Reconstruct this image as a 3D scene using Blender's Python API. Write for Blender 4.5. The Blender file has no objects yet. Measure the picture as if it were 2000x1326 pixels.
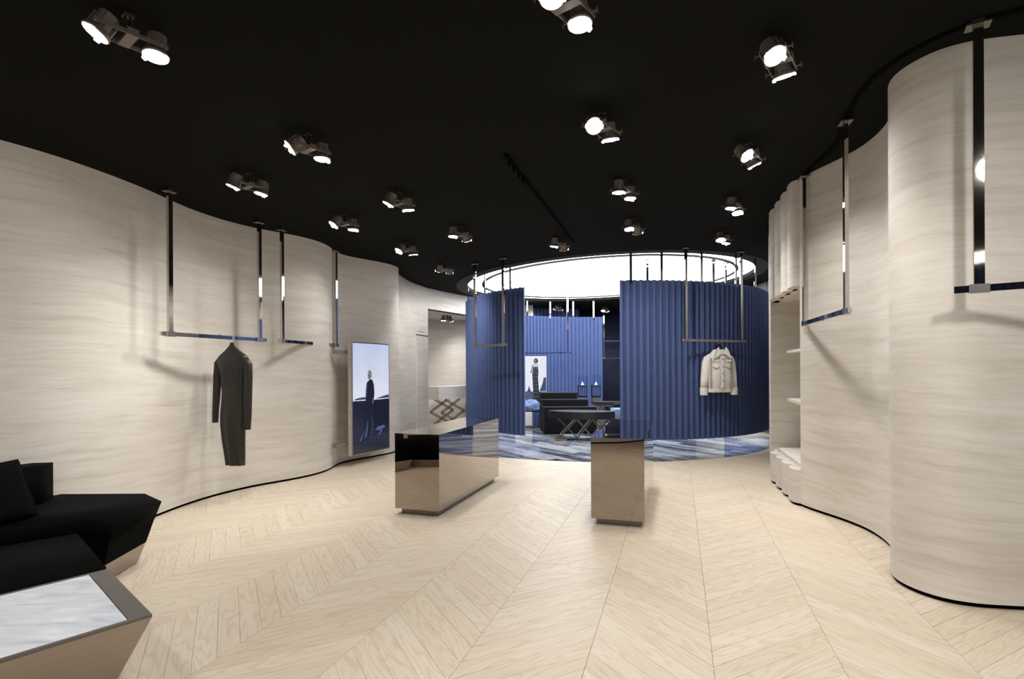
import bpy, bmesh, math, random
from mathutils import Vector, Matrix
random.seed(7)
PI = math.pi
scene = bpy.context.scene
col = scene.collection

# ------------------------------------------------------------------ camera
EYE = 1.55                       # eye height; camera stands at the origin of the plan and looks along +Y
cam_d = bpy.data.cameras.new('camera')
cam = bpy.data.objects.new('camera', cam_d)
col.objects.link(cam)
cam_d.sensor_width = 36.0
cam_d.lens = 19.0                # 1056 px focal length on a 2000 px frame
cam_d.shift_y = 57.0 / 2000.0    # architectural shift: horizon below the middle of the frame
cam_d.clip_start = 0.05
cam.matrix_world = Matrix.Translation((0, 0, EYE)) @ Matrix.Rotation(0.005, 4, 'Y') @ Matrix.Rotation(PI / 2, 4, 'X')
scene.camera = cam

# ------------------------------------------------------------------ world + exposure
world = bpy.data.worlds.new('world')
scene.world = world
world.use_nodes = True
bg = world.node_tree.nodes['Background']
bg.inputs[0].default_value = (1.0, 0.97, 0.93, 1)
bg.inputs[1].default_value = 2.3   # added soft fill, entering by an assumed open shop front behind the camera
vs = scene.view_settings
vs.view_transform = 'Standard'
vs.look = 'None'
vs.exposure = 0.0
vs.gamma = 1.0
vs.use_curve_mapping = False
SKY_POWER = 8.0                   # luminous ceiling
SPOT_POWER = 84.0                # every spotlight head
scene.cycles.max_bounces = 10
scene.cycles.diffuse_bounces = 5
scene.cycles.glossy_bounces = 6
scene.cycles.sample_clamp_indirect = 6.0


def ceil_z(x, y=0.0):
    return 3.545 + 0.0318 * x


def rail_z(x):
    return 1.978 + 0.0145 * x


# ------------------------------------------------------------------ node helpers
class NT:
    def __init__(self, name):
        self.m = bpy.data.materials.new(name)
        self.m.use_nodes = True
        self.t = self.m.node_tree
        self.b = self.t.nodes['Principled BSDF']
        self.out = self.t.nodes['Material Output']

    def n(self, typ, **kw):
        nd = self.t.nodes.new(typ)
        for k, v in kw.items():
            if k.startswith('i_'):
                nd.inputs[k[2:].replace('_', ' ')].default_value = v
            else:
                setattr(nd, k, v)
        return nd

    def l(self, a, b):
        self.t.links.new(a, b)

    def setp(self, **kw):
        for k, v in kw.items():
            nm = k.replace('_', ' ')
            self.b.inputs[nm].default_value = v
        return self

    def ramp(self, fac, stops, interp='LINEAR'):
        r = self.n('ShaderNodeValToRGB')
        r.color_ramp.interpolation = interp
        e = r.color_ramp.elements
        while len(e) < len(stops):
            e.new(0.5)
        for q, (p, c) in zip(e, stops):
            q.position = p
            q.color = (*c, 1)
        self.l(fac, r.inputs[0])
        return r.outputs[0]

    def mapping(self, src, scale=(1, 1, 1), loc=(0, 0, 0), rot=(0, 0, 0)):
        m = self.n('ShaderNodeMapping')
        m.inputs['Scale'].default_value = scale
        m.inputs['Location'].default_value = loc
        m.inputs['Rotation'].default_value = rot
        self.l(src, m.inputs[0])
        return m.outputs[0]

    def noise(self, vec, scale=5, detail=4, rough=.55, dist=0.0):
        n = self.n('ShaderNodeTexNoise')
        n.inputs['Scale'].default_value = scale
        n.inputs['Detail'].default_value = detail
        n.inputs['Roughness'].default_value = rough
        n.inputs['Distortion'].default_value = dist
        self.l(vec, n.inputs['Vector'])
        return n.outputs['Fac']

    def mix(self, fac, a, b, mode='MIX'):
        m = self.n('ShaderNodeMix', data_type='RGBA', blend_type=mode)
        for sock, v in ((m.inputs[0], fac), (m.inputs[6], a), (m.inputs[7], b)):
            if isinstance(v, (int, float)):
                sock.default_value = v
            elif isinstance(v, tuple):
                sock.default_value = (*v, 1) if len(v) == 3 else v
            else:
                self.l(v, sock)
        return m.outputs[2]

    def math(self, op, a, b=0.0):
        m = self.n('ShaderNodeMath', operation=op)
        for sock, v in ((m.inputs[0], a), (m.inputs[1], b)):
            if isinstance(v, (int, float)):
                sock.default_value = v
            else:
                self.l(v, sock)
        return m.outputs[0]

    def bump(self, h, strength=.2, dist=.01):
        b = self.n('ShaderNodeBump')
        b.inputs['Strength'].default_value = strength
        b.inputs['Distance'].default_value = dist
        self.l(h, b.inputs['Height'])
        self.l(b.outputs[0], self.b.inputs['Normal'])

    def color(self, c):
        self.l(c, self.b.inputs['Base Color'])


def plain(name, c, rough=.5, metal=0.0, **kw):
    t = NT(name)
    t.setp(Base_Color=(*c, 1), Roughness=rough, Metallic=metal, **kw)
    return t.m


def emit(name, c, s):
    t = NT(name)
    t.setp(Base_Color=(0, 0, 0, 1), Emission_Color=(*c, 1), Emission_Strength=s, Roughness=.4)
    return t.m


def m_stone():
    """beige brushed lime plaster / travertine: long lazy horizontal streaks (UV: metres along the wall, height)"""
    t = NT('beige_stone')
    uv = t.n('ShaderNodeUVMap').outputs[0]
    warp = t.noise(t.mapping(uv, (.5, .7, 1)), 1.0, 3)
    ad = t.n('ShaderNodeCombineXYZ')
    t.l(t.math('MULTIPLY', warp, .32), ad.inputs[1])
    va = t.n('ShaderNodeVectorMath', operation='ADD')
    t.l(uv, va.inputs[0]); t.l(ad.outputs[0], va.inputs[1])
    v = va.outputs[0]
    n1 = t.noise(t.mapping(v, (.8, 12, 1)), 1.0, 8, .72, .12)
    n2 = t.noise(t.mapping(v, (1.7, 42, 1)), 1.0, 6, .72, .1)
    n3 = t.noise(t.mapping(v, (.6, 1.6, 1)), 1.0, 4, .55)
    base = t.ramp(n1, [(.30, (.57, .52, .455)), (.44, (.65, .607, .552)), (.56, (.695, .658, .608)), (.76, (.74, .71, .665))])
    fine = t.ramp(n2, [(.32, (.78, .765, .745)), (.46, (1, 1, 1)), (.72, (1.05, 1.05, 1.05))])
    c = t.mix(.55, base, fine, 'MULTIPLY')
    big = t.ramp(n3, [(.34, (.90, .885, .86)), (.62, (1.03, 1.03, 1.03))])
    t.color(t.mix(.9, c, big, 'MULTIPLY'))
    t.setp(Roughness=.72)
    t.b.inputs['Specular IOR Level'].default_value = .25
    t.bump(n2, .12, .004)
    return t.m


def m_oak():
    t = NT('pale_oak')
    uv = t.n('ShaderNodeUVMap').outputs[0]
    oi = t.n('ShaderNodeObjectInfo').outputs['Random']
    at = t.n('ShaderNodeAttribute', attribute_name='pid').outputs['Fac']
    rnd = t.math('FRACT', t.math('ADD', oi, at))
    off = t.n('ShaderNodeCombineXYZ')
    t.l(t.math('MULTIPLY', rnd, 91.0), off.inputs[0]); t.l(t.math('MULTIPLY', rnd, 37.0), off.inputs[1])
    va = t.n('ShaderNodeVectorMath', operation='ADD')
    t.l(uv, va.inputs[0]); t.l(off.outputs[0], va.inputs[1])
    v = va.outputs[0]
    # cathedral grain: contour lines of a stretched noise field
    field = t.noise(t.mapping(v, (.95, 6.0, 1)), 1.0, 2.5, .5, .3)
    rings = t.math('FRACT', t.math('MULTIPLY', field, 13.0))
    ring = t.ramp(rings, [(0.0, (.84, .82, .78)), (.3, (1, 1, 1)), (.75, (1.02, 1.02, 1.02)), (1.0, (.88, .86, .83))])
    fib = t.noise(t.mapping(v, (3, 120, 1)), 1.0, 4, .6)
    fibc = t.ramp(fib, [(.3, (.93, .92, .90)), (.6, (1.02, 1.02, 1.02))])
    base = t.ramp(rnd, [(0, (.59, .50, .388)), (.35, (.62, .535, .423)), (.7, (.645, .565, .458)), (1, (.605, .515, .405))])
    c = t.mix(.8, base, ring, 'MULTIPLY')
    t.color(t.mix(.9, c, fibc, 'MULTIPLY'))
    t.setp(Roughness=.46)
    t.b.inputs['Specular IOR Level'].default_value = .35
    t.bump(fib, .06, .002)
    return t.m


def m_marble():
    t = NT('blue_grey_marble')
    uv = t.n('ShaderNodeUVMap').outputs[0]
    oi = t.n('ShaderNodeObjectInfo').outputs['Random']
    off = t.n('ShaderNodeCombineXYZ')
    t.l(t.math('MULTIPLY', oi, 53.0), off.inputs[1])
    va = t.n('ShaderNodeVectorMath', operation='ADD')
    t.l(uv, va.inputs[0]); t.l(off.outputs[0], va.inputs[1])
    v = va.outputs[0]
    n1 = t.noise(t.mapping(v, (1.1, 8, 1)), 1.0, 6, .65, .5)
    n2 = t.noise(t.mapping(v, (2.5, 34, 1)), 1.0, 4, .6, .3)
    s = t.math('ADD', t.math('MULTIPLY', n1, .62), t.math('ADD', t.math('MULTIPLY', n2, .28), t.math('MULTIPLY', oi, .22)))
    t.color(t.ramp(s, [(.38, (.010, .012, .02)), (.47, (.045, .055, .08)), (.55, (.17, .19, .23)), (.66, (.33, .345, .37)), (.80, (.52, .52, .51))]))
    t.setp(Roughness=.09)
    return t.m


def m_white_marble():
    t = NT('pale_blue_marble')
    co = t.n('ShaderNodeTexCoord').outputs['Object']
    n1 = t.noise(t.mapping(co, (3, 14, 1), rot=(0, 0, .5)), 1.0, 6, .6, .6)
    n2 = t.noise(t.mapping(co, (12, 60, 1), rot=(0, 0, .55)), 1.0, 3, .6, .3)
    a = t.ramp(n1, [(.3, (.42, .46, .53)), (.5, (.60, .63, .69)), (.7, (.74, .76, .80))])
    b = t.ramp(n2, [(.3, (.88, .9, .92)), (.6, (1, 1, 1))])
    t.color(t.mix(.8, a, b, 'MULTIPLY'))
    t.setp(Roughness=.35)
    return t.m


def m_fabric(name, c, c2, scale=220, rough=.9, sheen=.25, sheen_tint=(1, 1, 1)):
    t = NT(name)
    co = t.n('ShaderNodeTexCoord').outputs['Object']
    n = t.noise(co, scale, 2, .6)
    n2 = t.noise(co, 4, 3, .6)
    f = t.math('ADD', t.math('MULTIPLY', n, .6), t.math('MULTIPLY', n2, .4))
    t.color(t.ramp(f, [(.3, c), (.7, c2)]))
    t.setp(Roughness=rough, Sheen_Weight=sheen, Sheen_Roughness=.4)
    t.b.inputs['Sheen Tint'].default_value = (*sheen_tint, 1)
    t.b.inputs['Specular IOR Level'].default_value = .15
    t.bump(n, .15, .002)
    return t.m


def m_brushed(name, c, rough=.25):
    t = NT(name)
    co = t.n('ShaderNodeTexCoord').outputs['Object']
    n = t.noise(t.mapping(co, (2, 2, 140)), 1.0, 3, .6)
    t.color(t.ramp(n, [(.3, tuple(q * .93 for q in c)), (.7, tuple(min(1, q * 1.05) for q in c))]))
    r = t.math('ADD', t.math('MULTIPLY', n, .12), rough - .06)
    t.l(r, t.b.inputs['Roughness'])
    t.setp(Metallic=1.0)
    return t.m


M = {}
M['stone'] = m_stone()
M['oak'] = m_oak()
M['marble'] = m_marble()
M['table_marble'] = m_white_marble()
M['ceiling'] = plain('black_ceiling_paint', (.0068, .0068, .0050), .95)
M['ceiling'].node_tree.nodes['Principled BSDF'].inputs['Specular IOR Level'].default_value = .1
M['ceiling_trim'] = plain('black_trim', (.003, .003, .0033), .8)
M['black'] = plain('black_shadow_gap', (.0012, .0012, .0012), .9)
M['black'].node_tree.nodes['Principled BSDF'].inputs['Specular IOR Level'].default_value = .05
def m_mirror():
    t = NT('bronze_mirror')
    co = t.n('ShaderNodeTexCoord').outputs['Object']
    t.setp(Base_Color=(.37, .325, .285, 1), Metallic=1.0, Roughness=.012)
    t.bump(t.noise(co, 2.2, 1, .4), .05, .02)
    return t.m


M['mirror'] = m_mirror()
M['plinth'] = plain('bronze_plinth', (.20, .18, .165), .3, 1.0)
M['steel'] = plain('polished_bronze_steel', (.56, .53, .495), .035, 1.0)
M['steel_joint'] = plain('satin_bronze_joint', (.42, .39, .35), .22, 1.0)
M['satin_bronze'] = m_brushed('satin_bronze', (.40, .345, .30), .34)
M['rim'] = plain('grey_bronze_rim', (.17, .16, .155), .45, .8)
M['curtain'] = m_fabric('blue_felt', (.058, .086, .198), (.076, .110, .245), 160, .85, .15, (.6, .7, 1))
M['navy'] = plain('navy_wall', (.012, .017, .05), .75)
M['velvet'] = m_fabric('black_velvet', (.0016, .0016, .0016), (.0036, .0036, .0033), 120, .95, .004)
M['velvet'].node_tree.nodes['Principled BSDF'].inputs['Specular IOR Level'].default_value = .06
M['lamp_metal'] = plain('lamp_bronze', (.17, .145, .125), .5, .25)
M['lamp_dark'] = plain('lamp_dark_fins', (.04, .035, .032), .5, .3)
M['lens'] = emit('lamp_lens', (1, .97, .93), 14.0)
M['skylight'] = emit('luminous_ceiling', (.95, .97, 1.0), SKY_POWER)
M['dress'] = m_fabric('brown_black_knit', (.013, .0112, .0092), (.021, .018, .0148), 300, .42, .06)
M['dress'].node_tree.nodes['Principled BSDF'].inputs['Specular IOR Level'].default_value = .4
M['denim'] = m_fabric('ivory_denim', (.58, .565, .53), (.80, .78, .74), 260, .95, .1)
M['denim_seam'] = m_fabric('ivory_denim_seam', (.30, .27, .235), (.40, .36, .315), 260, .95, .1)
M['hanger'] = plain('black_hanger', (.008, .008, .008), .4)
M['brass'] = plain('aged_brass', (.34, .265, .18), .3, 1.0)
M['dark_steel'] = plain('dark_steel', (.10, .10, .11), .3, 1.0)
M['wood_bar'] = plain('walnut_bar', (.13, .085, .055), .5)
M['black_top'] = plain('black_satin', (.010, .010, .011), .38)
M['black_dark'] = plain('black_matt', (.004, .004, .004), .7)
M['black_dark'].node_tree.nodes['Principled BSDF'].inputs['Specular IOR Level'].default_value = .15
M['glass'] = plain('clear_glass', (.9, .93, .97), .02)
_g = M['glass'].node_tree.nodes['Principled BSDF']
_g.inputs['Transmission Weight'].default_value = 1.0
_g.inputs['IOR'].default_value = 1.1
M['white'] = plain('white_gloss', (.85, .85, .85), .3)
M['fur'] = m_fabric('blue_fur', (.05, .08, .17), (.17, .22, .36), 60, .95, .4, (.7, .8, 1))
M['blue_cushion'] = m_fabric('pale_blue_cushion', (.10, .15, .32), (.14, .20, .40), 120, .9, .3)
M['joint'] = plain('oak_joint', (.40, .335, .25), .8)


# ------------------------------------------------------------------ object helpers
def link(o, parent=None):
    col.objects.link(o)
    if parent is not None:
        o.parent = parent
    return o


def mesh_obj(name, verts, faces, mat, parent=None, uvs=None, smooth=False, loc=None):
    me = bpy.data.meshes.new(name)
    me.from_pydata([tuple(v) for v in verts], [], faces)
    if uvs is not None:
        ul = me.uv_layers.new(name='UVMap')
        for lp in me.loops:
            ul.data[lp.index].uv = uvs[lp.vertex_index]
    me.update()
    if smooth:
        for p in me.polygons:
            p.use_smooth = True
    if mat is not None:
        me.materials.append(mat)
    o = bpy.data.objects.new(name, me)
    if loc:
        o.location = loc
    return link(o, parent)


def bm_obj(name, bm, mat, parent=None, smooth=False, bevel=0.0, seg=2, loc=None, rot=None):
    if bevel:
        bmesh.ops.bevel(bm, geom=[e for e in bm.edges if e.is_manifold and e.calc_face_angle(0) > .6], offset=bevel,
                        segments=seg, profile=.5, affect='EDGES', clamp_overlap=True)
    bmesh.ops.recalc_face_normals(bm, faces=bm.faces)
    me = bpy.data.meshes.new(name)
    bm.to_mesh(me)
    bm.free()
    if smooth:
        for p in me.polygons:
            p.use_smooth = True
    me.materials.append(mat)
    o = bpy.data.objects.new(name, me)
    if loc is not None:
        o.location = loc
    if rot is not None:
        o.rotation_euler = rot
    return link(o, parent)


def box_bm(bm, c, s, R=None):
    """box centred at c with full sizes s, R optional 3x3 orientation"""
    vs_ = []
    for dx in (-.5, .5):
        for dy in (-.5, .5):
            for dz in (-.5, .5):
                v = Vector((dx * s[0], dy * s[1], dz * s[2]))
                if R is not None:
                    v = R @ v
                vs_.append(bm.verts.new(v + Vector(c)))
    for f in ((0, 1, 3, 2), (4, 6, 7, 5), (0, 4, 5, 1), (2, 3, 7, 6), (0, 2, 6, 4), (1, 5, 7, 3)):
        bm.faces.new([vs_[i] for i in f])
    return bm


def box(name, c, s, mat, parent=None, R=None, bevel=0.0, seg=2):
    return bm_obj(name, box_bm(bmesh.new(), c, s, R), mat, parent, bevel=bevel, seg=seg)


def bar_bm(bm, a, b, w, t, up=Vector((0, 0, 1))):
    """bar from a to b with section w (sideways) x t (along up)"""
    a, b = Vector(a), Vector(b)
    d = (b - a)
    L = d.length
    d.normalize()
    s = d.cross(up)
    if s.length < 1e-4:
        s = d.cross(Vector((1, 0, 0)))
    s.normalize()
    u = s.cross(d)
    R = Matrix((d, s, u)).transposed()
    return box_bm(bm, (a + b) / 2, (L, w, t), R)


def bar(name, a, b, w, t, mat, parent=None, bevel=0.0, up=Vector((0, 0, 1))):
    return bm_obj(name, bar_bm(bmesh.new(), a, b, w, t, up), mat, parent, bevel=bevel)


def prism_bm(bm, poly, z0, z1, poly_top=None):
    """extrude plan polygon; poly_top lets it taper"""
    pt = poly_top or poly
    lo = [bm.verts.new((p[0], p[1], z0)) for p in poly]
    hi = [bm.verts.new((p[0], p[1], z1)) for p in pt]
    n = len(poly)
    bm.faces.new(lo[::-1])
    bm.faces.new(hi)
    for i in range(n):
        j = (i + 1) % n
        bm.faces.new((lo[i], lo[j], hi[j], hi[i]))
    return bm


def prism(name, poly, z0, z1, mat, parent=None, poly_top=None, bevel=0.0, seg=2, smooth=False):
    return bm_obj(name, prism_bm(bmesh.new(), poly, z0, z1, poly_top), mat, parent, bevel=bevel, seg=seg, smooth=smooth)


def rev_bm(bm, prof, n=24, M4=None):
    """lathe profile [(r,z)] about z"""
    rows = []
    for r, z in prof:
        row = []
        for i in range(n):
            a = 2 * PI * i / n
            v = Vector((r * math.cos(a), r * math.sin(a), z))
            row.append(bm.verts.new(M4 @ v if M4 else v))
        rows.append(row)
    for a, b in zip(rows, rows[1:]):
        for i in range(n):
            j = (i + 1) % n
            bm.faces.new((a[i], a[j], b[j], b[i]))
    bm.faces.new(rows[0][::-1])
    bm.faces.new(rows[-1])
    return bm


def loft_bm(bm, secs, n=24, power=2.0):
    """secs: (centre Vector, rx, ry, axis_x Vector, axis_y Vector[, wobble amp, lobes])"""
    rows = []
    for s in secs:
        c, rx, ry, ax, ay = s[:5]
        amp, lobes = (s[5], s[6]) if len(s) > 5 else (0, 0)
        row = []
        for i in range(n):
            a = 2 * PI * i / n
            ca, sa = math.cos(a), math.sin(a)
            k = 1 + amp * math.sin(lobes * a)
            px = math.copysign(abs(ca) ** (2 / power), ca) * rx
            py = math.copysign(abs(sa) ** (2 / power), sa) * ry * k
            row.append(bm.verts.new(Vector(c) + ax * px + ay * py))
        rows.append(row)
    for a, b in zip(rows, rows[1:]):
        for i in range(n):
            j = (i + 1) % n
            bm.faces.new((a[i], a[j], b[j], b[i]))
    bm.faces.new(rows[0][::-1])
    bm.faces.new(rows[-1])
    return bm


def thing(name, label, cat, loc=(0, 0, 0), rotz=0.0, group=None):
    o = bpy.data.objects.new(name, None)
    o.empty_display_size = .1
    o.location = loc
    o.rotation_euler = (0, 0, rotz)
    return tag(link(o), label, cat, group)


def tag(o, label=None, cat=None, group=None, kind=None):
    if label:
        o['label'] = label
    if cat:
        o['category'] = cat
    if group:
        o['group'] = group
    if kind:
        o['kind'] = kind
    return o


def struct(o, label=None):
    o['kind'] = 'structure'
    if label:
        o['label'] = label
    return o


def spline(pts, step=.05, closed=False):
    """centripetal-ish Catmull-Rom through plan points"""
    P = [Vector(p) for p in pts]
    out = []
    for i in range(len(P) - 1):
        p0 = P[i - 1] if i else P[0] * 2 - P[1]
        p1, p2 = P[i], P[i + 1]
        p3 = P[i + 2] if i + 2 < len(P) else P[-1] * 2 - P[-2]
        n = max(2, int((p2 - p1).length / step))
        for k in range(n):
            t = k / n
            out.append(.5 * ((2 * p1) + (p2 - p0) * t + (2 * p0 - 5 * p1 + 4 * p2 - p3) * t * t + (3 * p1 - p0 - 3 * p2 + p3) * t ** 3))
    out.append(P[-1])
    return out


def smooth_path(pts, it=3):
    for _ in range(it):
        q = [p.copy() for p in pts]
        for i in range(1, len(pts) - 1):
            q[i] = pts[i] * .5 + (pts[i - 1] + pts[i + 1]) * .25
        pts = q
    return pts


def path_normals(path):
    ns = []
    for i in range(len(path)):
        a = path[max(0, i - 1)]
        b = path[min(len(path) - 1, i + 1)]
        d = (b - a).normalized()
        ns.append(Vector((d.y, -d.x)))
    return ns


def wall(name, path, side, z0=.03, z1=None, mat='stone', thick=.12, u0=0.0, smooth=True, parent=None):
    """wall that follows a plan path; body lies on 'side' (+1: right of travel) of the visible face; UV = (arc length, z)"""
    ns = path_normals(path)
    verts, uvs, faces = [], [], []
    L = u0
    for i, p in enumerate(path):
        if i:
            L += (p - path[i - 1]).length
        q = p + ns[i] * thick * side
        zt = (lambda x: ceil_z(x) + .04) if z1 is None else (lambda x: z1)
        for a, uo in ((p, 0), (q, .02)):
            verts += [(a.x, a.y, z0), (a.x, a.y, zt(a.x))]
            uvs += [(L + uo, z0), (L + uo, zt(a.x))]
    n = len(path)
    for i in range(n - 1):
        a, b = 4 * i, 4 * i + 4
        faces += [(a, b, b + 1, a + 1), (a + 2, a + 3, b + 3, b + 2), (a + 1, b + 1, b + 3, a + 3), (a, a + 2, b + 2, b)]
    faces += [(0, 1, 3, 2), (4 * n - 4, 4 * n - 2, 4 * n - 1, 4 * n - 3)]
    o = mesh_obj(name, verts, faces, M[mat], parent, uvs)
    bmx = bmesh.new()
    bmx.from_mesh(o.data)
    bmesh.ops.recalc_face_normals(bmx, faces=bmx.faces)
    for f in bmx.faces:
        f.smooth = smooth and len(f.verts) == 4 and abs(f.normal.z) < .5
    for e in bmx.edges:
        if e.is_manifold and e.calc_face_angle(0) > .6:
            e.smooth = False
    bmx.to_mesh(o.data)
    bmx.free()
    return o


def gap_strip(name, path, side):
    """recessed black shadow gap under a wall"""
    ns = path_normals(path)
    p2 = [p + n * .018 * side for p, n in zip(path, ns)]
    w = wall(name, p2, side, 0.0, .032, 'black', .05)
    return struct(w)


# ================================================================== THE SETTING
# ---- chevron oak floor
SEAM = math.radians(17.1)
sd = Vector((math.sin(SEAM), math.cos(SEAM)))           # direction of the seams
pd = Vector((math.cos(SEAM), -math.sin(SEAM)))          # across the seams
STRIP = .6666 * math.cos(SEAM)
PITCH = .1664
LEN = STRIP
floor = mesh_obj('floor', [(-9, -4.2, -.06), (9, -4.2, -.06), (9, 21, -.06), (-9, 21, -.06), (-9, -4.2, -.012), (9, -4.2, -.012), (9, 21, -.012), (-9, 21, -.012)],
                 [(3, 2, 1, 0), (4, 5, 6, 7), (0, 1, 5, 4), (1, 2, 6, 5), (2, 3, 7, 6), (3, 0, 4, 7)], M['joint'])
struct(floor, 'pale oak chevron floor')
MC, MR = Vector((1.85, 12.85)), 3.95                     # marble disc
# local plank shape: parallelogram spanning one strip (u across 0..STRIP, v along)
GAP = .0008


def plank_mesh(kind):
    k = 1 if kind == 0 else -1
    s = STRIP / 2 - GAP
    h = PITCH / 2 - GAP
    quad = [(-s, -k * s - h), (s, k * s - h), (s, k * s + h), (-s, -k * s + h)]   # 45 degree lean
    ins = .0009
    verts, uvs = [], []
    dirv = Vector((1, k)).normalized()
    nrm = Vector((-dirv.y, dirv.x))
    for z, e in ((-.012, 0), (-.001, 0), (0.0, ins)):
        for (x, y) in quad:
            xx = x - math.copysign(e, x)
            yy = y - (e if (y - k * x) > 0 else -e) * 1.2
            verts.append((xx, yy, z))
            q = Vector((xx, yy))
            uvs.append((q.dot(dirv), q.dot(nrm)))
    f = [(8, 9, 10, 11)]
    for a in (0, 4):
        for i in range(4):
            j = (i + 1) % 4
            f.append((a + i, a + j, a + 4 + j, a + 4 + i))
    me = bpy.data.meshes.new('plank')
    me.from_pydata(verts, [], f)
    ul = me.uv_layers.new(name='UVMap')
    for lp in me.loops:
        ul.data[lp.index].uv = uvs[lp.vertex_index]
    me.materials.append(M['oak'])
    me.update()
    return me, verts, f, uvs


pm = [plank_mesh(0), plank_mesh(1)]


def in_view(p):
    if p.y < 1.55:
        return False
    u = p.x / p.y
    return abs(u) < 1.03


planks = []
for k in range(-12, 14):
    mid = (-.158 + .6666 * (k - 1.5) + .3333) * math.cos(SEAM)     # across-offset of the strip centre
    for j in range(-60, 120):
        c = pd * mid + sd * (j * PITCH + .05)
        # strip k lies between seam k and k+1; strip 2 (seam A..D) leans to the far right
        kind = 0 if k % 2 == 0 else 1
        if not (-5.2 < c.x < 5.6 and -4.3 < c.y < 11.5):
            continue
        if (c - MC).length < MR - .65:
            continue
        planks.append((c, kind))


def blocked(c):        # behind the walls or far round the back
    if c.y > 3.6 and c.x > 3.95:
        return True
    if c.x < -4.35 or (c.y > 5 and c.x < -4.0) or (c.y > 7.6 and c.x < -3.3) or (c.y > 9.3 and c.x < -2.6):
        return True
    return False


cand = sorted([p for p in planks if in_view(p[0]) and not blocked(p[0])], key=lambda p: p[0].length)
near = cand[:300]
near_ids = {id(p) for p in near}
for (c, kind) in near:
    o = bpy.data.objects.new('plank', pm[kind][0])
    o.location = (c.x, c.y, 0)
    o.rotation_euler = (0, 0, -SEAM)
    link(o, floor)
V, F, U, PID = [], [], [], []
rot = Matrix.Rotation(-SEAM, 2)
for p in planks:
    if id(p) in near_ids:
        continue
    c, kind = p
    b = len(V)
    r = random.random()
    for v in pm[kind][1]:
        q = rot @ Vector(v[:2])
        V.append((q.x + c.x, q.y + c.y, v[2]))
        PID.append(r)
    F += [tuple(i + b for i in f) for f in pm[kind][2]]
    U += pm[kind][3]
rest = mesh_obj('far_planks', V, F, M['oak'], floor, U)
rest['kind'] = 'stuff'
at_ = rest.data.attributes.new('pid', 'FLOAT', 'POINT')
for i, r in enumerate(PID):
    at_.data[i].value = r

# ---- marble disc laid in strips
def circle_pts(c, r, n, z=None):
    return [(c[0] + r * math.cos(2 * PI * i / n), c[1] + r * math.sin(2 * PI * i / n)) for i in range(n)]


def clip_convex(poly, clip):
    out = [Vector(p) for p in poly]
    n = len(clip)
    for i in range(n):
        a, b = Vector(clip[i]), Vector(clip[(i + 1) % n])
        e = b - a
        inp, out = out, []
        for j in range(len(inp)):
            p, q = inp[j], inp[(j + 1) % len(inp)]
            sp = e.x * (p.y - a.y) - e.y * (p.x - a.x)
            sq = e.x * (q.y - a.y) - e.y * (q.x - a.x)
            if sp >= 0:
                out.append(p)
            if (sp >= 0) != (sq >= 0):
                out.append(p + (q - p) * (sp / (sp - sq)))
        if len(out) < 3:
            return []
    return out


disc = prism('marble_floor', circle_pts(MC, MR, 96), -.02, .001, M['black_dark'])
struct(disc, 'round floor of striped blue grey marble slabs')
md = Vector((.55, -.835)).normalized()
mn = Vector((-md.y, md.x))
ring = circle_pts(MC, MR - .006, 72)
row = 0
w0 = -MR
while w0 < MR:
    wd = random.choice((.16, .2, .2, .24, .3))
    t0 = -MR - random.random() * 1.2
    while t0 < MR:
        ln = random.choice((.9, 1.2, 1.4, 1.8))
        g = .0012
        q = [MC + md * (t0 + g) + mn * (w0 + g), MC + md * (t0 + ln - g) + mn * (w0 + g), MC + md * (t0 + ln - g) + mn * (w0 + wd - g), MC + md * (t0 + g) + mn * (w0 + wd - g)]
        t0 += ln
        q = clip_convex(q, ring)
        if len(q) < 3:
            continue
        cen = sum(q, Vector((0, 0))) / len(q)
        n = len(q)
        vv = [(p.x - cen.x, p.y - cen.y, z) for z in (0, .004) for p in q]
        ff = [tuple(range(n, 2 * n))] + [(i, (i + 1) % n, n + (i + 1) % n, n + i) for i in range(n)]
        uu = [((p - MC).dot(md), (p - MC).dot(mn)) for _ in (0, 1) for p in q]
        mesh_obj('marble_slab', vv, ff, M['marble'], disc, uu, loc=(cen.x, cen.y, .001))
    w0 += wd

# ---- left wall
LW = [(-4.3, -4.2), (-4.45, -2), (-4.62, 0), (-4.72, 1.8), (-4.58, 3.1), (-4.33, 3.9), (-4.11, 4.36), (-4.0, 4.58), (-3.91, 4.85), (-3.83, 5.2), (-3.77, 5.62), (-3.755, 6.0),
      (-3.72, 6.32), (-3.64, 6.66), (-3.53, 6.94), (-3.38, 7.21), (-3.15, 7.5), (-2.99, 7.74), (-2.88, 7.98), (-2.82, 8.24), (-2.82, 8.45), (-2.84, 8.65), (-2.82, 8.88), (-2.73, 9.12), (-2.52, 9.43),
      (-2.35, 9.68), (-2.21, 9.93), (-2.145, 10.25)]
lp = smooth_path(spline(LW, .06), 4)
struct(wall('wall_left', lp, -1), 'curved beige stone wall on the left')
gap_strip('baseboard_left', lp, -1)
# wall with the flush door, behind the end of the left wall
DW = [(-2.42, 10.4), (-2.35, 10.7), (-2.29, 10.94), (-2.265, 11.34), (-2.235, 11.85), (-2.15, 12.3), (-2.06, 12.67), (-2.0, 12.9)]
dp = spline(DW, .06)
struct(wall('wall_service', dp, -1, u0=20), 'beige stone wall with a flush door')
ret = [Vector((-2.2, 10.2)), Vector((-2.3, 10.3)), Vector((-2.44, 10.42))]
struct(wall('wall_return', ret, -1, u0=30))
gap_strip('baseboard_service', dp, -1)
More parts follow.
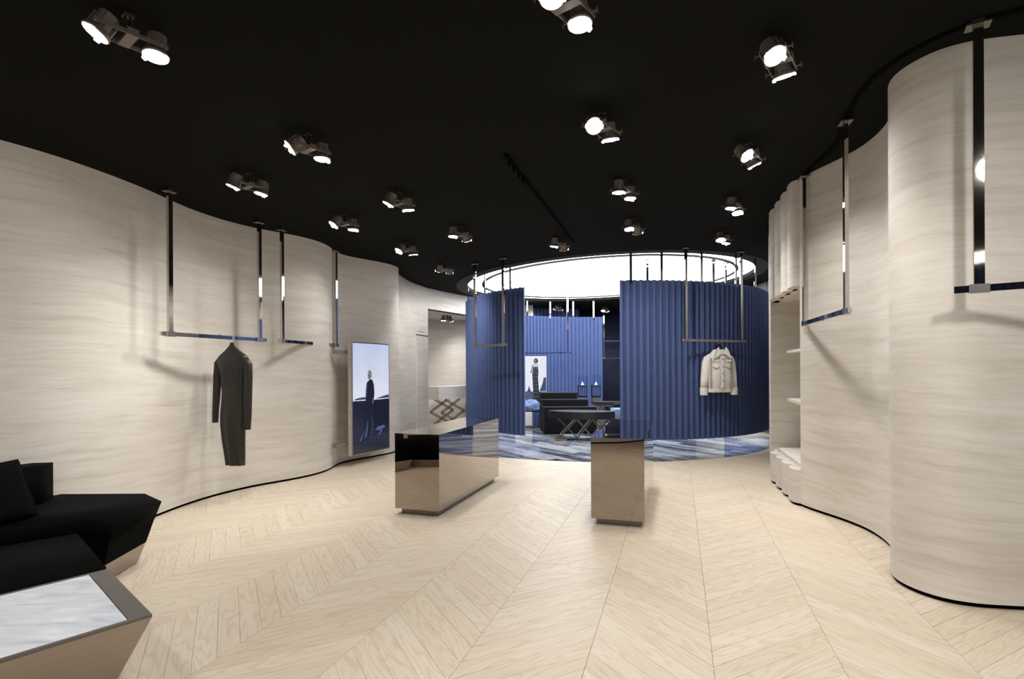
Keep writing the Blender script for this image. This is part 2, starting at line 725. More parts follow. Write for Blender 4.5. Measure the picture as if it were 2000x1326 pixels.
# fascia over the alcove, alcove soffit, alcove side and back
fas = spline([(-2.0, 12.9), (-1.9, 13.1), (-1.6, 13.75), (-1.2, 14.5), (-.6, 15.4)], .08)
struct(wall('wall_fascia', fas, -1, 2.99, None, u0=33), 'beige fascia above the alcove')
struct(prism('ceiling_alcove', [(-2.05, 12.85), (-.5, 15.5), (-.2, 16.6), (-2.8, 16.2), (-2.9, 13.0)], 2.99, 3.05, M['stone']))
_ca = bpy.data.objects['ceiling_alcove']
_u = _ca.data.uv_layers.new(name='UVMap')
for lp_ in _ca.data.loops:
    _co = _ca.data.vertices[lp_.vertex_index].co
    _u.data[lp_.index].uv = (_co.x, _co.y)
struct(wall('wall_alcove', spline([(-2.0, 12.9), (-2.5, 13.2), (-2.62, 14.5), (-2.55, 15.9)], .2), -1, 0, 3.0, u0=36))
struct(wall('wall_back', spline([(-2.7, 15.85), (-1.2, 16.0), (.68, 17.2)], .2), -1, 0, None, u0=40), 'beige wall behind the round curtain')
struct(wall('wall_navy', [Vector((-1.0, 19.4)), Vector((9, 19.4))], -1, 0, None, 'navy'), 'dark navy wall at the far back')
struct(wall('wall_navy_side', [Vector((-.6, 17.0)), Vector((-.9, 18.2)), Vector((-1.0, 19.4))], -1, 0, None, 'navy'))

# ---- right wall: concave pocket, big rounded pier, then off frame
RW = [(3.21, 6.02), (3.215, 5.92), (3.24, 5.78), (3.29, 5.57), (3.33, 5.35), (3.34, 5.1), (3.29, 4.82), (3.18, 4.53), (2.98, 4.25), (2.83, 4.06), (2.755, 3.92), (2.735, 3.77), (2.765, 3.64), (2.83, 3.54), (2.97, 3.465), (3.23, 3.42),
      (3.7, 3.36), (4.2, 3.2), (4.55, 2.8), (4.7, 2.2), (4.65, 1.2), (4.5, 0), (4.45, -2), (4.5, -4.2)]
rp = smooth_path(spline(RW, .05), 3)
struct(wall('wall_right', rp, -1, u0=60), 'curved beige stone wall with rounded pier on the right')
gap_strip('baseboard_right', rp, -1)

pier = [Vector((-2.2 + 1.2 * math.cos(a), -1.0 + 1.2 * math.sin(a))) for a in [2 * PI * i / 48 for i in range(49)]]
struct(wall('wall_pier', pier, -1, thick=.1, u0=130), 'round beige pier behind the viewer')
gap_strip('baseboard_pier', pier, -1)

# ---- right niche: fluted fascia above, fluted bench below, shelves between
nA, nB = Vector((3.22, 6.02)), Vector((3.70, 7.72))
nd = (nB - nA).normalized()
nn = Vector((-nd.y, nd.x))               # towards the room (left)
Lf = (nB - nA).length


def fluted_path(a, b, count, depth, flat=0.0):
    d = (b - a)
    L = d.length
    d.normalize()
    no = Vector((-d.y, d.x))
    out = []
    per = (L - flat) / count
    for i in range(count):
        for k in range(12):
            t = k / 11
            s = i * per + t * per
            out.append(a + d * s + no * depth * (1 - (2 * t - 1) ** 4) ** .9)
    out.append(b.copy())
    return out


fp = fluted_path(nA, nB + nd * .0, 4, .085, .28)
struct(wall('wall_niche_fascia', fp, 1, 2.46, None, thick=.08, u0=80), 'fluted beige fascia over the right niche')
niche = thing('built_in_bench', 'beige stone bench with fluted front built into the right niche', 'bench')
_w = wall('fluted_front', fp, 1, .03, .40, thick=.16, u0=84, parent=niche)
_g2 = wall('plinth', [p - nn * .02 for p in fp], 1, 0, .03, 'black', .05, parent=niche)
back = nn * -.62
slab = [nA - nn * .03, nB - nn * .03 - nd * .3, nB - nn * .03 + back * .99 - nd * .1, nA + back]
st = prism('seat_slab', slab, .40, .445, M['stone'], niche)
_u = st.data.uv_layers.new(name='UVMap')
for lp_ in st.data.loops:
    _co = st.data.vertices[lp_.vertex_index].co
    _u.data[lp_.index].uv = (_co.y, _co.x)
nb = [nA - nd * .2 + back, nB + nd * .02 + back]
struct(wall('wall_niche_back', nb, 1, 0, None, thick=.1, u0=88), 'flat back of the right niche')
struct(wall('wall_niche_end', [nB + nn * .02, nB + nn * .0 + back * .5, nB + back], 1, 0, None, thick=.1, u0=92))
struct(wall('wall_niche_near', [nA - nd * .04 + back, nA - nd * .04 - nn * .03], 1, 0, None, thick=.1, u0=94))
# soffit of the niche
sf = [nA + nn * .0, nB, nB + back, nA + back]
so = prism('ceiling_niche', sf, 2.46, 2.52, M['stone'])
struct(so)
_u = so.data.uv_layers.new(name='UVMap')
for lp_ in so.data.loops:
    _co = so.data.vertices[lp_.vertex_index].co
    _u.data[lp_.index].uv = (_co.y, _co.x)
for zz, lab in ((1.10, 'beige wall shelf in the right niche, between bench and hood'), (1.74, 'upper beige wall shelf in the right niche')):
    sp_ = [nA + back, nB + back - nd * .30, nB + back * .2 - nd * .42, nA + back * .12]
    s_ = prism('wall_shelf', sp_, zz, zz + .035, M['stone'])
    _u = s_.data.uv_layers.new(name='UVMap')
    for lp_ in s_.data.loops:
        _co = s_.data.vertices[lp_.vertex_index].co
        _u.data[lp_.index].uv = (_co.y, _co.x)
    tag(s_, lab, 'shelf')
# wall end behind the niche and far right wall
ew = spline([(3.86, 7.95), (4.08, 8.5), (4.16, 8.75), (4.5, 9.2), (5.3, 10.1), (6.1, 11.5), (6.5, 13.5), (6.6, 16), (6.6, 19.5)], .12)
struct(wall('wall_right_far', ew, 1, u0=100), 'beige wall curving behind the round curtain')
struct(wall('wall_right_link', [nB + nn * .02, nB + nd * .1 + nn * .0, Vector((3.86, 7.95))], 1, u0=110))

# ---- ceiling with round luminous opening
SC, SR = Vector((2.25, 13.0)), 3.3
NC = 128
verts, faces = [], []


def to_box(c, a):
    dx, dy = math.cos(a), math.sin(a)
    ts = []
    if dx > 1e-6: ts.append((10 - c.x) / dx)
    if dx < -1e-6: ts.append((-10 - c.x) / dx)
    if dy > 1e-6: ts.append((21.5 - c.y) / dy)
    if dy < -1e-6: ts.append((-4.2 - c.y) / dy)
    t = min(ts)
    return Vector((c.x + dx * t, c.y + dy * t))


angs = sorted([2 * PI * i / NC for i in range(NC)] + [math.atan2(y - SC.y, x - SC.x) % (2 * PI) for x in (-10, 10) for y in (-4.2, 21.5)])
N = len(angs)
for a in angs:
    p = Vector((SC.x + SR * math.cos(a), SC.y + SR * math.sin(a)))
    q = to_box(SC, a)
    verts += [(p.x, p.y, ceil_z(p.x)), (q.x, q.y, ceil_z(q.x)), (p.x, p.y, ceil_z(p.x) + .09), (q.x, q.y, ceil_z(q.x) + .3)]
for i in range(N):
    a, b = 4 * i, 4 * ((i + 1) % N)
    faces += [(a, a + 1, b + 1, b), (a + 2, a, b, b + 2), (a + 3, a + 2, b + 2, b + 3), (a + 1, a + 3, b + 3, b + 1)]
struct(mesh_obj('ceiling', verts, faces, M['ceiling']), 'black ceiling')


def ring_obj(name, r0, r1, dz0, dz1, mat, parent=None):
    v, f = [], []
    for i in range(NC):
        a = 2 * PI * i / NC
        for r in (r0, r1):
            x, y = SC.x + r * math.cos(a), SC.y + r * math.sin(a)
            v += [(x, y, ceil_z(x) + dz0), (x, y, ceil_z(x) + dz1)]
    for i in range(NC):
        a, b = 4 * i, 4 * ((i + 1) % NC)
        f += [(a, b, b + 2, a + 2), (a + 1, a + 3, b + 3, b + 1), (a, a + 1, b + 1, b), (a + 2, b + 2, b + 3, a + 3)]
    return mesh_obj(name, v, f, mat, parent)


sky = thing('luminous_ceiling', 'round glowing white ceiling light over the blue curtain enclosure', 'ceiling light', (0, 0, 0))
ring_obj('outer_light_band', 2.96, SR - .004, .05, .085, M['skylight'], sky)
ring_obj('divider_ring', 2.90, 2.96, .02, .085, M['ceiling_trim'], sky)
cv = [(SC.x + 2.9 * math.cos(2 * PI * i / NC), SC.y + 2.9 * math.sin(2 * PI * i / NC)) for i in range(NC)]
mesh_obj('light_disc', [(x, y, ceil_z(x) + .05) for x, y in cv], [tuple(range(NC))[::-1]], M['skylight'], sky)
mesh_obj('backing', [(x, y, ceil_z(x) + .09) for x, y in circle_pts(SC, SR + .05, NC)], [tuple(range(NC))], M['ceiling_trim'], sky)
tr = ring_obj('trim_1', SR + .002, SR + .26, -.012, .0, M['ceiling_trim'])
struct(tr, 'black rim round the luminous ceiling')


def ceiling_slot(name, path, w=.04):
    ns = path_normals(path)
    v, f = [], []
    for p, n in zip(path, ns):
        for s in (-1, 1):
            q = p + n * w * .5 * s
            v += [(q.x, q.y, ceil_z(q.x) - .012), (q.x, q.y, ceil_z(q.x) + .002)]
    for i in range(len(path) - 1):
        a, b = 4 * i, 4 * i + 4
        f += [(a, b, b + 2, a + 2), (a, a + 1, b + 1, b), (a + 2, b + 2, b + 3, a + 3)]
    return struct(mesh_obj(name, v, f, M['black']))


ceiling_slot('trim_2', spline([(4.3, 2.35), (3.4, 2.95), (2.82, 3.26), (2.62, 3.6), (2.62, 4.0), (2.81, 4.54), (3.05, 5.1), (3.18, 5.87), (3.5, 6.9), (3.9, 8.2)], .1))
trk = thing('ceiling_track', 'thin black track on the ceiling between the spotlights', 'track')
ta, tb = Vector((-.05, 5.0, ceil_z(-.05))), Vector((.98, 8.6, ceil_z(.98)))
bar('track_bar', ta - Vector((0, 0, .012)), tb - Vector((0, 0, .012)), .03, .024, M['black'], trk)
for i in range(4):
    p = ta.lerp(tb, .03 + .045 * i)
    box('runner', (p.x, p.y, p.z - .05), (.02, .02, .06), M['black'], trk)

# ---- flush door + raised lettering in the service wall
def on_path(path, px, off=0.0):
    """point on the path whose direction from the eye is px (x pixel) plus travel direction"""
    k = (px - 1000) / 1056
    for a, b in zip(path, path[1:]):
        fa, fb = a.x - k * a.y, b.x - k * b.y
        if fa * fb <= 0:
            t = fa / (fa - fb) if fa != fb else 0
            d = (b - a).normalized()
            return a.lerp(b, t) + Vector((d.y, -d.x)) * off, d
    return path[-1].copy(), (path[-1] - path[-2]).normalized()


pa, _ = on_path(dp, 812)
pb, _ = on_path(dp, 836.5)
dd = (pb - pa).normalized()
dn = Vector((dd.y, -dd.x))
dl = (pb - pa).length
ctr = (pa + pb) / 2
Rd = Matrix(((dd.x, dn.x, 0), (dd.y, dn.y, 0), (0, 0, 1)))


def stone_box(name, c, s, parent=None, R=None, kind=False):
    o = box(name, c, s, M['stone'], parent, R)
    u = o.data.uv_layers.new(name='UVMap')
    Ri = R.inverted() if R is not None else Matrix.Identity(3)
    off = random.random() * 9
    for p in o.data.polygons:
        for li in p.loop_indices:
            co = Ri @ o.data.vertices[o.data.loops[li].vertex_index].co
            u.data[li].uv = (co.x + co.y + off, co.z)
    return o


door = struct(bpy.data.objects.new('door_1', None), 'flush beige stone door in the service wall')
link(door)
stone_box('door_leaf', (ctr.x - dn.x * .018, ctr.y - dn.y * .018, 1.165), (dl - .03, .05, 2.3), door, Rd)
bar('door_gap', (pa.x + dn.x * .0, pa.y + dn.y * .0, 2.335), (pb.x + dn.x * .0, pb.y + dn.y * .0, 2.335), .02, .018, M['plinth'], door)
sign = thing('wall_lettering', 'faint raised beige letters on the wall above the flush door', 'sign')


def glyph(strokes, c0):
    bm = bmesh.new()
    for (x0, z0, x1, z1) in strokes:
        a = c0 + dd * x0
        b = c0 + dd * x1
        bar_bm(bm, (a.x, a.y, zl + z0), (b.x, b.y, zl + z1), .012, .014, Vector((dd.x, dd.y, 0)) if abs(x1 - x0) < .01 else Vector((0, 0, 1)))
    o = bm_obj('letter', bm, M['stone'], sign)
    o.data.uv_layers.new(name='UVMap')


zl = 2.42
gl = {'N': [(0, 0, 0, .1), (0, .1, .07, 0), (.07, 0, .07, .1)], 'O': [(0, 0, 0, .1), (0, .1, .07, .1), (.07, .1, .07, 0), (.07, 0, 0, 0)],
      'U': [(0, .1, 0, 0), (0, 0, .07, 0), (.07, 0, .07, .1)], 'V': [(0, .1, .035, 0), (.035, 0, .07, .1)], 'L': [(0, .1, 0, 0), (0, 0, .06, 0)]}
for i, ch in enumerate('NNOUOV'):
    glyph(gl[ch], pa + dn * .006 + dd * (.06 + i * (dl - .2) / 6))

# ================================================================== THINGS
# ---- pleated curtains of the round enclosure
CC, CR = Vector((2.36, 12.97)), 3.42
PL = math.radians(1.93)
ZC0, ZC1 = .275, 3.105


def pleat(t):
    t = t % 1.0
    s_ = math.sin(2 * PI * t) + .22
    return .036 * s_ / math.sqrt(s_ * s_ + .12)


def pleated_mesh(name, pts_fn, n_pleats, z0, z1, parent, per=16):
    v, f = [], []
    rows = n_pleats * per + 1
    for i in range(rows):
        p, no = pts_fn(i / per)
        q = p + no * pleat(i / per)
        r = q - no * .012
        v += [(q.x, q.y, z0), (q.x, q.y, z1), (r.x, r.y, z0), (r.x, r.y, z1)]
    for i in range(rows - 1):
        a, b = 4 * i, 4 * i + 4
        f += [(a, b, b + 1, a + 1), (a + 2, a + 3, b + 3, b + 2), (a + 1, b + 1, b + 3, a + 3), (a, a + 2, b + 2, b)]
    n = 4 * (rows - 1)
    f += [(0, 1, 3, 2), (n, n + 2, n + 3, n + 1)]
    o = mesh_obj(name, v, f, M['curtain'], parent)
    for p in o.data.polygons:
        p.use_smooth = len(p.vertices) == 4 and abs(p.normal.z) < .5
    bmx = bmesh.new()
    bmx.from_mesh(o.data)
    for e in bmx.edges:
        if e.is_manifold and e.calc_face_angle(0) > .9:
            e.smooth = False
    bmx.to_mesh(o.data)
    bmx.free()
    return o


def arc_curtain(label, th0, th1, rods, side=1):
    t = thing('pleated_curtain', label, 'curtain', group='pleated blue curtains of the round enclosure')
    n = int((math.radians(th1) - math.radians(th0)) / PL)

    def fn(s):
        a = math.radians(th0) + s * PL
        no = Vector((math.sin(a), -math.cos(a)))
        return CC + no * CR, no
    pleated_mesh('pleated_panel', fn, n, ZC0, ZC1, t)
    for a in rods:
        a = math.radians(a)
        p = CC + Vector((math.sin(a), -math.cos(a))) * (CR + .002)
        zt = ceil_z(p.x) + (.05 if (p - SC).length < SR else 0)
        Rz = Matrix.Rotation(a, 3, 'Z')
        box('hanging_rod', (p.x, p.y, (ZC1 - .06 + zt) / 2), (.045, .02, zt - ZC1 + .06), M['steel'], t, Rz)
    return t


def th_of(px, far=False):
    k = (px - 1000) / 1056
    a, b, c = 1 + k * k, -2 * (k * CC.x + CC.y), CC.x ** 2 + CC.y ** 2 - CR ** 2
    s = math.sqrt(max(0, b * b - 4 * a * c))
    Y = (-b + (s if far else -s)) / (2 * a)
    return math.degrees(math.atan2(k * Y - CC.x, CC.y - Y))


tL, tR = th_of(1026), th_of(1211)
arc_curtain('blue pleated curtain panel left of the opening, front of the round enclosure', -104, tL, [th_of(912) - 8, th_of(948), th_of(998)])
arc_curtain('wide blue pleated curtain panel behind the white jacket', tR, 112, [th_of(1233), th_of(1293), th_of(1371), th_of(1438), th_of(1476), 70, 88])
tB = th_of(1177, True)
arc_curtain('blue pleated curtain panel at the back of the round enclosure behind the stepped display', tB, tB + 78,
            [th_of(1160, True), th_of(1120, True), th_of(1075, True), th_of(1030, True) + 360])
oc = thing('pleated_curtain', 'straight dark blue pleated curtain seen above the back curtain panel', 'curtain', group='pleated blue curtains of the round enclosure')
o0, o1 = Vector((.70, 17.9)), Vector((2.33, 18.3))
od = (o1 - o0).normalized()
pleated_mesh('pleated_panel', lambda s: (o0 + od * s * .125, Vector((od.y, -od.x))), 13, .1, 3.56, oc)

bc = thing('pleated_curtain', 'blue pleated curtain behind the viewer, mirrored in the rail at the right edge', 'curtain', group='pleated blue curtains of the round enclosure')
pleated_mesh('pleated_panel', lambda s: (Vector((1.4, -4.0)) - Vector((1, 0)) * s * .125, Vector((0, 1))), 30, .1, 3.3, bc)

# ---- mirror counters
def counter(label, corner, ang):
    t = thing('display_counter', label, 'counter', (corner[0], corner[1], 0), -ang, 'bronze mirror counters')
    W, L, z0, z1 = .52, 1.95, .065, .865
    body = box('body', (-W / 2, L / 2, (z0 + z1 - .012) / 2), (W - .004, L - .004, z1 - z0 - .012), M['mirror'], t, bevel=.0025)
    box('top_panel', (-W / 2, L / 2, z1 - .006), (W, L, .012), M['mirror'], t, bevel=.002)
    box('plinth', (-W / 2, L / 2, z0 / 2), (W - .1, L - .12, z0), M['plinth'], t)
    return t


counter('bronze mirror counter on the left, reflecting the black sofa', (-.763, 5.63), SEAM)
counter('bronze mirror counter on the right, its end facing the viewer', (1.272, 5.205), SEAM)

# ---- hanging rails
def rail(label, p0, p1, ext0=.11, ext1=.11, sink=0.0, plates=True, zb=None):
    p0, p1 = Vector(p0), Vector(p1)
    t = thing('hanging_rail', label, 'clothes rail', ((p0.x + p1.x) / 2, (p0.y + p1.y) / 2, 0), group='steel rails hung from the ceiling')
    org = Vector(t.location)
    d = (p1 - p0).normalized()
    R = Matrix(((d.x, -d.y, 0), (d.y, d.x, 0), (0, 0, 1)))
    zz = [zb if zb else rail_z(p.x) for p in (p0, p1)]
    ends = [Vector((*p, z)) - org for p, z in zip((p0, p1), zz)]
    dv = (ends[1] - ends[0]).normalized()
    bar('cross_bar', ends[0] - dv * ext0, ends[1] + dv * ext1, .03, .042, M['steel'], t, bevel=.002)
    for e, p, z in zip(ends, (p0, p1), zz):
        zt = ceil_z(p.x) + sink
        box('post', (e.x, e.y, (z + zt) / 2), (.05, .03, zt - z), M['steel'], t, R, bevel=.002)
        box('clamp', (e.x, e.y, z), (.095, .042, .054), M['steel_joint'], t, R, bevel=.003)
        if plates:
            box('ceiling_plate', (e.x, e.y, zt - .03), (.12, .09, .012), M['steel_joint'], t, R, bevel=.002)
            box('plate_neck', (e.x, e.y, zt - .012), (.06, .05, .026), M['lamp_dark'], t, R)
    mid = (ends[0] + ends[1]) / 2
    bm = bmesh.new()
    rev_bm(bm, [(.009, -.024), (.011, -.022), (.011, .026), (.008, .03)], 12, Matrix.Translation(mid))
    bm_obj('hook_stud', bm, M['steel_joint'], t)
    return t


rail('steel ceiling rail by the left wall with the dark dress on it', (-3.54, 5.6), (-3.19, 6.84))
rail('steel ceiling rail by the left wall beside the video screen, empty', (-3.07, 7.23), (-2.785, 8.57), .09, .06)
rail('short steel ceiling rail in front of the left blue curtain, empty', (-.68, 10.02), (-.15, 9.62), .08, .09)
rail('steel ceiling rail in front of the blue curtain with the white jacket on it', (3.0, 9.3), (4.17, 9.82), .10, .11, zb=2.025)
rail('steel ceiling rail in the concave part of the right wall, empty', (3.18, 5.87), (2.81, 4.54), .05, .09)
rail('steel ceiling rail at the rounded right pier, cut off by the frame edge', (2.82, 3.26), (3.86, 2.62), .12, .1)
rail('steel rail inside the round enclosure in front of the back curtain', (.25, 15.2), (1.6, 15.5), .1, .1, .05)
rail('steel rail inside the round enclosure, only its posts showing above the right curtain', (2.66, 10.6), (4.05, 10.85), .1, .1, .05)
rail('steel rail inside the round enclosure nearest its right side', (4.42, 11.15), (5.2, 12.2), .1, .1, .05)
rail('dark steel rail against the navy wall at the far back', (3.2, 18.8), (4.6, 18.8), .1, .1, zb=1.9)
bar_t = thing('wall_bar', 'thin steel bar across the navy back wall', 'bar')
bar('bar', (2.6, 18.9, 2.5), (4.8, 18.9, 2.5), .03, .04, M['steel'], bar_t)
for x in (2.7, 4.7):
    bar('bracket', (x, 18.9, 2.5), (x, 19.4, 2.5), .03, .03, M['steel_joint'], bar_t)

# ---- ceiling spotlights
ldir = Vector((.62, .785))
lsep = .14


def head_meshes():
    bm = bmesh.new()
    n = 48
    prof = [(.030, .105), (.046, .098), (.046, .02), (.052, .006), (.066, -.012), (.069, -.020), (.066, -.026)]
    rows = []
    for k, (r, z) in enumerate(prof):
        rr = []
        for i in range(n):
            a = 2 * PI * i / n
            q = r * (1 + (.05 if (i % 4 < 2) else 0)) if k in (1, 2) else r
            rr.append(bm.verts.new((q * math.cos(a), q * math.sin(a), z)))
        rows.append(rr)
    for a, b in zip(rows, rows[1:]):
        for i in range(n):
            j = (i + 1) % n
            bm.faces.new((a[i], b[i], b[j], a[j]))
    bm.faces.new(rows[0])
    bm.faces.new(rows[-1][::-1])
    bmesh.ops.recalc_face_normals(bm, faces=bm.faces)
    body = bpy.data.meshes.new('lamp_head')
    bm.to_mesh(body)
    bm.free()
    body.materials.append(M['lamp_metal'])
    bm = bmesh.new()
    rev_bm(bm, [(.0605, -.0265), (.062, -.0285), (.058, -.031), (.02, -.033)], 32)
    for s in (-1, 1):                                    # little spring clips on the lens rim
        box_bm(bm, (s * .063, 0, -.033), (.012, .026, .012))
    lens = bpy.data.meshes.new('lens')
    bm.to_mesh(lens)
    bm.free()
    lens.materials.append(M['lens'])
    bm = bmesh.new()
    for s in (-1, 1):
        box_bm(bm, (0, s * .058, .03), (.014, .006, .10))
    yoke = bpy.data.meshes.new('yoke')
    bm.to_mesh(yoke)
    bm.free()
    yoke.materials.append(M['lamp_metal'])
    return body, lens, yoke


HB, HL, HY = head_meshes()


def one_mesh(name, boxes, mat):
    bm = bmesh.new()
    for c, s in boxes:
        box_bm(bm, c, s)
    me = bpy.data.meshes.new(name)
    bm.to_mesh(me)
    bm.free()
    me.materials.append(mat)
    return me


S_ = .265 / 2
ME_BAR = one_mesh('side_bar', [((0, 0, 0), (.34, .006, .022))], M['lamp_metal'])
ME_PLATE = one_mesh('cross_plate', [((0, 0, -.006), (.055, .16, .014)), ((0, .078, .008), (.055, .006, .034)), ((0, -.078, .008), (.055, .006, .034))], M['lamp_metal'])
ME_STEM = one_mesh('mount_bracket', [((-.012, 0, .055), (.006, .03, .11)), ((.012, 0, .055), (.006, .03, .11)), ((0, 0, .006), (.03, .03, .008)), ((0, 0, .105), (.05, .05, .012))], M['lamp_dark'])
ME_SCREW = one_mesh('wing_screw', [((0, .012, 0), (.006, .03, .006)), ((0, .03, 0), (.006, .006, .03))], M['lamp_metal'])
LAMPS = 'twin ceiling spotlights'
light_cache = {}


def spot(label, c, d1, d2, lit=(1, 1), drop=.13, axis=None, zc=None, power=None, size=98, real=True):
    a = axis or ldir
    z = (zc if zc else ceil_z(c[0])) - drop
    t = thing('ceiling_spotlight', label, 'spotlight', (c[0], c[1], z), math.atan2(a.y, a.x), LAMPS)
    for s in (-1, 1):
        o = link(bpy.data.objects.new('side_bar', ME_BAR), t); o.location = (0, s * .072, 0)
        for e in (-1, 1):
            q = link(bpy.data.objects.new('wing_screw', ME_SCREW), t); q.location = (e * S_, s * .075, 0); q.rotation_euler = (0, 0, 0 if s > 0 else PI)
    link(bpy.data.objects.new('cross_plate', ME_PLATE), t)
    m = link(bpy.data.objects.new('mount_bracket', ME_STEM), t); m.scale = (1, 1, drop / .11)
    Rt = Matrix.Rotation(-math.atan2(a.y, a.x), 3, 'Z')
    for s, dv, on in ((-1, d1, lit[0]), (1, d2, lit[1])):
        dvl = Rt @ Vector(dv).normalized()
        h = link(bpy.data.objects.new('lamp_head', HB), t)
        h.location = (s * S_, 0, -.015)
        h.rotation_mode = 'QUATERNION'
        h.rotation_quaternion = (-dvl).to_track_quat('Z', 'Y')
        link(bpy.data.objects.new('lens', HL), h)
        link(bpy.data.objects.new('yoke', HY), h)
        if on:
            pw = (power or SPOT_POWER) * on
            key = (round(pw, 1), size)
            if key not in light_cache:
                L = bpy.data.lights.new('spot_beam', 'SPOT')
                L.energy = pw
                L.spot_size = math.radians(size)
                L.spot_blend = 1.0
                L.shadow_soft_size = .10
                L.color = (1.0, .97, .93)
                light_cache[key] = L
            lo = link(bpy.data.objects.new('spot_beam', light_cache[key]), h)
            lo.location = (0, 0, -.05)
    return t


def lamp_at(px, py, drop=.16):
    """ceiling position of a lamp whose heads show at pixel (px, py): plan point on the tilted ceiling"""
    u, v = px - 1000, 720 - py
    a, b = (u + v * .005) / 1056, (v - u * .005) / 1056
    Y = (3.545 - drop - EYE) / (b - .0318 * a)
    return (a * Y, Y)


DN = (0, 0, -1)
FIX = [
    ((250, 86), (-.42, -.22, -.8), (0, -.12, -1), 'twin ceiling spotlight in the upper left corner, above the sofa'),
    ((1106, 20), (.05, -.45, -.9), (.05, -.1, -1), 'twin ceiling spotlight cut off by the top edge'),
    ((1521, 128), (.12, -.5, -.85), (.25, .22, -1), 'twin ceiling spotlight nearest the rounded right pier'),
    ((601, 299), (-.72, -.22, -.6), (0, 0, -1), 'twin ceiling spotlight with one head tilted far to the left wall'),
    ((1176, 259), (.05, -.75, -.68), (.1, .18, -1), 'twin ceiling spotlight with the strongest glare, right of centre'),
    ((1464, 313), (.42, -.55, -.75), (.45, .1, -.95), 'twin ceiling spotlight on the right in front of the concave wall'),
    ((484, 370), (-.35, 0, -.95), (-.2, 0, -1), 'twin ceiling spotlight over the rail with the dark dress'),
    ((1220, 380), (0, .02, -1), (.0, 0, -1), 'twin ceiling spotlight above the right counter, both heads straight down'),
    ((779, 403), (-.45, 0, -.9), (.05, .12, -1), 'twin ceiling spotlight above the left counter'),
    ((1434, 410), (-.05, .05, -1), (.05, -.25, -1), 'twin ceiling spotlight halfway along the right row'),
    ((672, 443), (-.5, -.25, -.75), (0, 0, -1), 'twin ceiling spotlight above the empty left rail'),
    ((1237, 450), (.1, -.2, -1), (.45, .75, -.8), 'twin ceiling spotlight just before the glowing ceiling, second head seen from behind'),
    ((898, 464), (0, 0, -1), (.15, .6, -.75), 'twin ceiling spotlight in the middle row aimed at the left curtain'),
    ((1413, 471), (-.05, -.35, -.95), (-.1, .05, -1), 'twin ceiling spotlight farthest back on the right'),
    ((1092, 483), (-.1, .1, -1), (.3, .7, -.75), 'twin ceiling spotlight at the end of the ceiling track'),
    ((794, 493), (-.5, -.35, -.8), (.08, .2, -1), 'twin ceiling spotlight in front of the video screen'),
    ((868, 530), (-.3, .55, -.75), (-.06, .82, -.58), 'twin ceiling spotlight farthest back on the left'),
]
for (px, py), d1, d2, lab in FIX:
    spot(lab, lamp_at(px, py), d1, d2, {868: (1.1, 2.6), 1237: (.8, 2.2), 1464: (.9, 1.05), 1521: (1, 1.4), 1434: (.85, .85), 1220: (.85, .85), 1092: (1, 1.5), 898: (1, 1.2)}.get(px, (1, 1)))
# unseen fixtures of the same kind, added to fill foreground and walls
for (x, y), d1, d2, lab, on in [((-2.3, .8), (-.75, .35, -.6), (.1, .5, -1), 'unseen twin fill spotlight added behind the viewer on the left', (1, 1.2)),
                            ((0.2, 1.2), (-.35, .4, -.9), (.2, .4, -1), 'unseen twin fill spotlight added above the viewer', (1.7, 1.1)),
                            ((2.0, .9), (.35, .75, -.72), (.3, .9, -.9), 'unseen twin fill spotlight added behind the viewer on the right', (1.25, 1.15))]:
    spot(lab, (x, y), d1, d2, on)
spot('small twin spotlight under the alcove soffit above the console', (-1.75, 14.6), (0, 0, -1), (.2, .5, -.8), (1, 1), .1, zc=2.99, power=SPOT_POWER * 1.2)
spot('twin spotlight in the dark room behind the enclosure', (3.1, 17.9), (-.3, -.4, -.9), (.3, .1, -.8), (1, 1), .17, power=SPOT_POWER * .35)

spot('tiny twin spotlight behind the back curtain, lighting the straight dark curtain', (1.45, 16.9), (-.45, .5, -.6), (.2, .6, -.7), (2.2, 2.2), .17)

# ---- wall mounted video screen
sA, sB = Vector((-2.55, 8.6)), Vector((-2.165, 9.5))
sdv = (sB - sA).normalized()
snv = Vector((sdv.y, -sdv.x))
SW, SH = (sB - sA).length, 1.825
scr = thing('video_screen', 'tall video screen on wall brackets showing a woman in a long dark dress', 'screen', (sA.x, sA.y, .165), math.atan2(sdv.y, sdv.x))
# local frame: x along the screen, -y towards the viewer, z up
stone_box('casing', (SW / 2, .04, SH / 2), (SW, .075, SH), scr)
for c, s in (((SW / 2, -.002, SH - .006), (SW, .012, .012)), ((SW / 2, -.002, .008), (SW, .012, .016)), ((.006, -.002, SH / 2), (.012, .012, SH)), ((SW - .006, -.002, SH / 2), (.012, .012, SH))):
    box('bezel', c, s, M['lamp_dark'] if c[2] > 1 else M['satin_bronze'], scr)


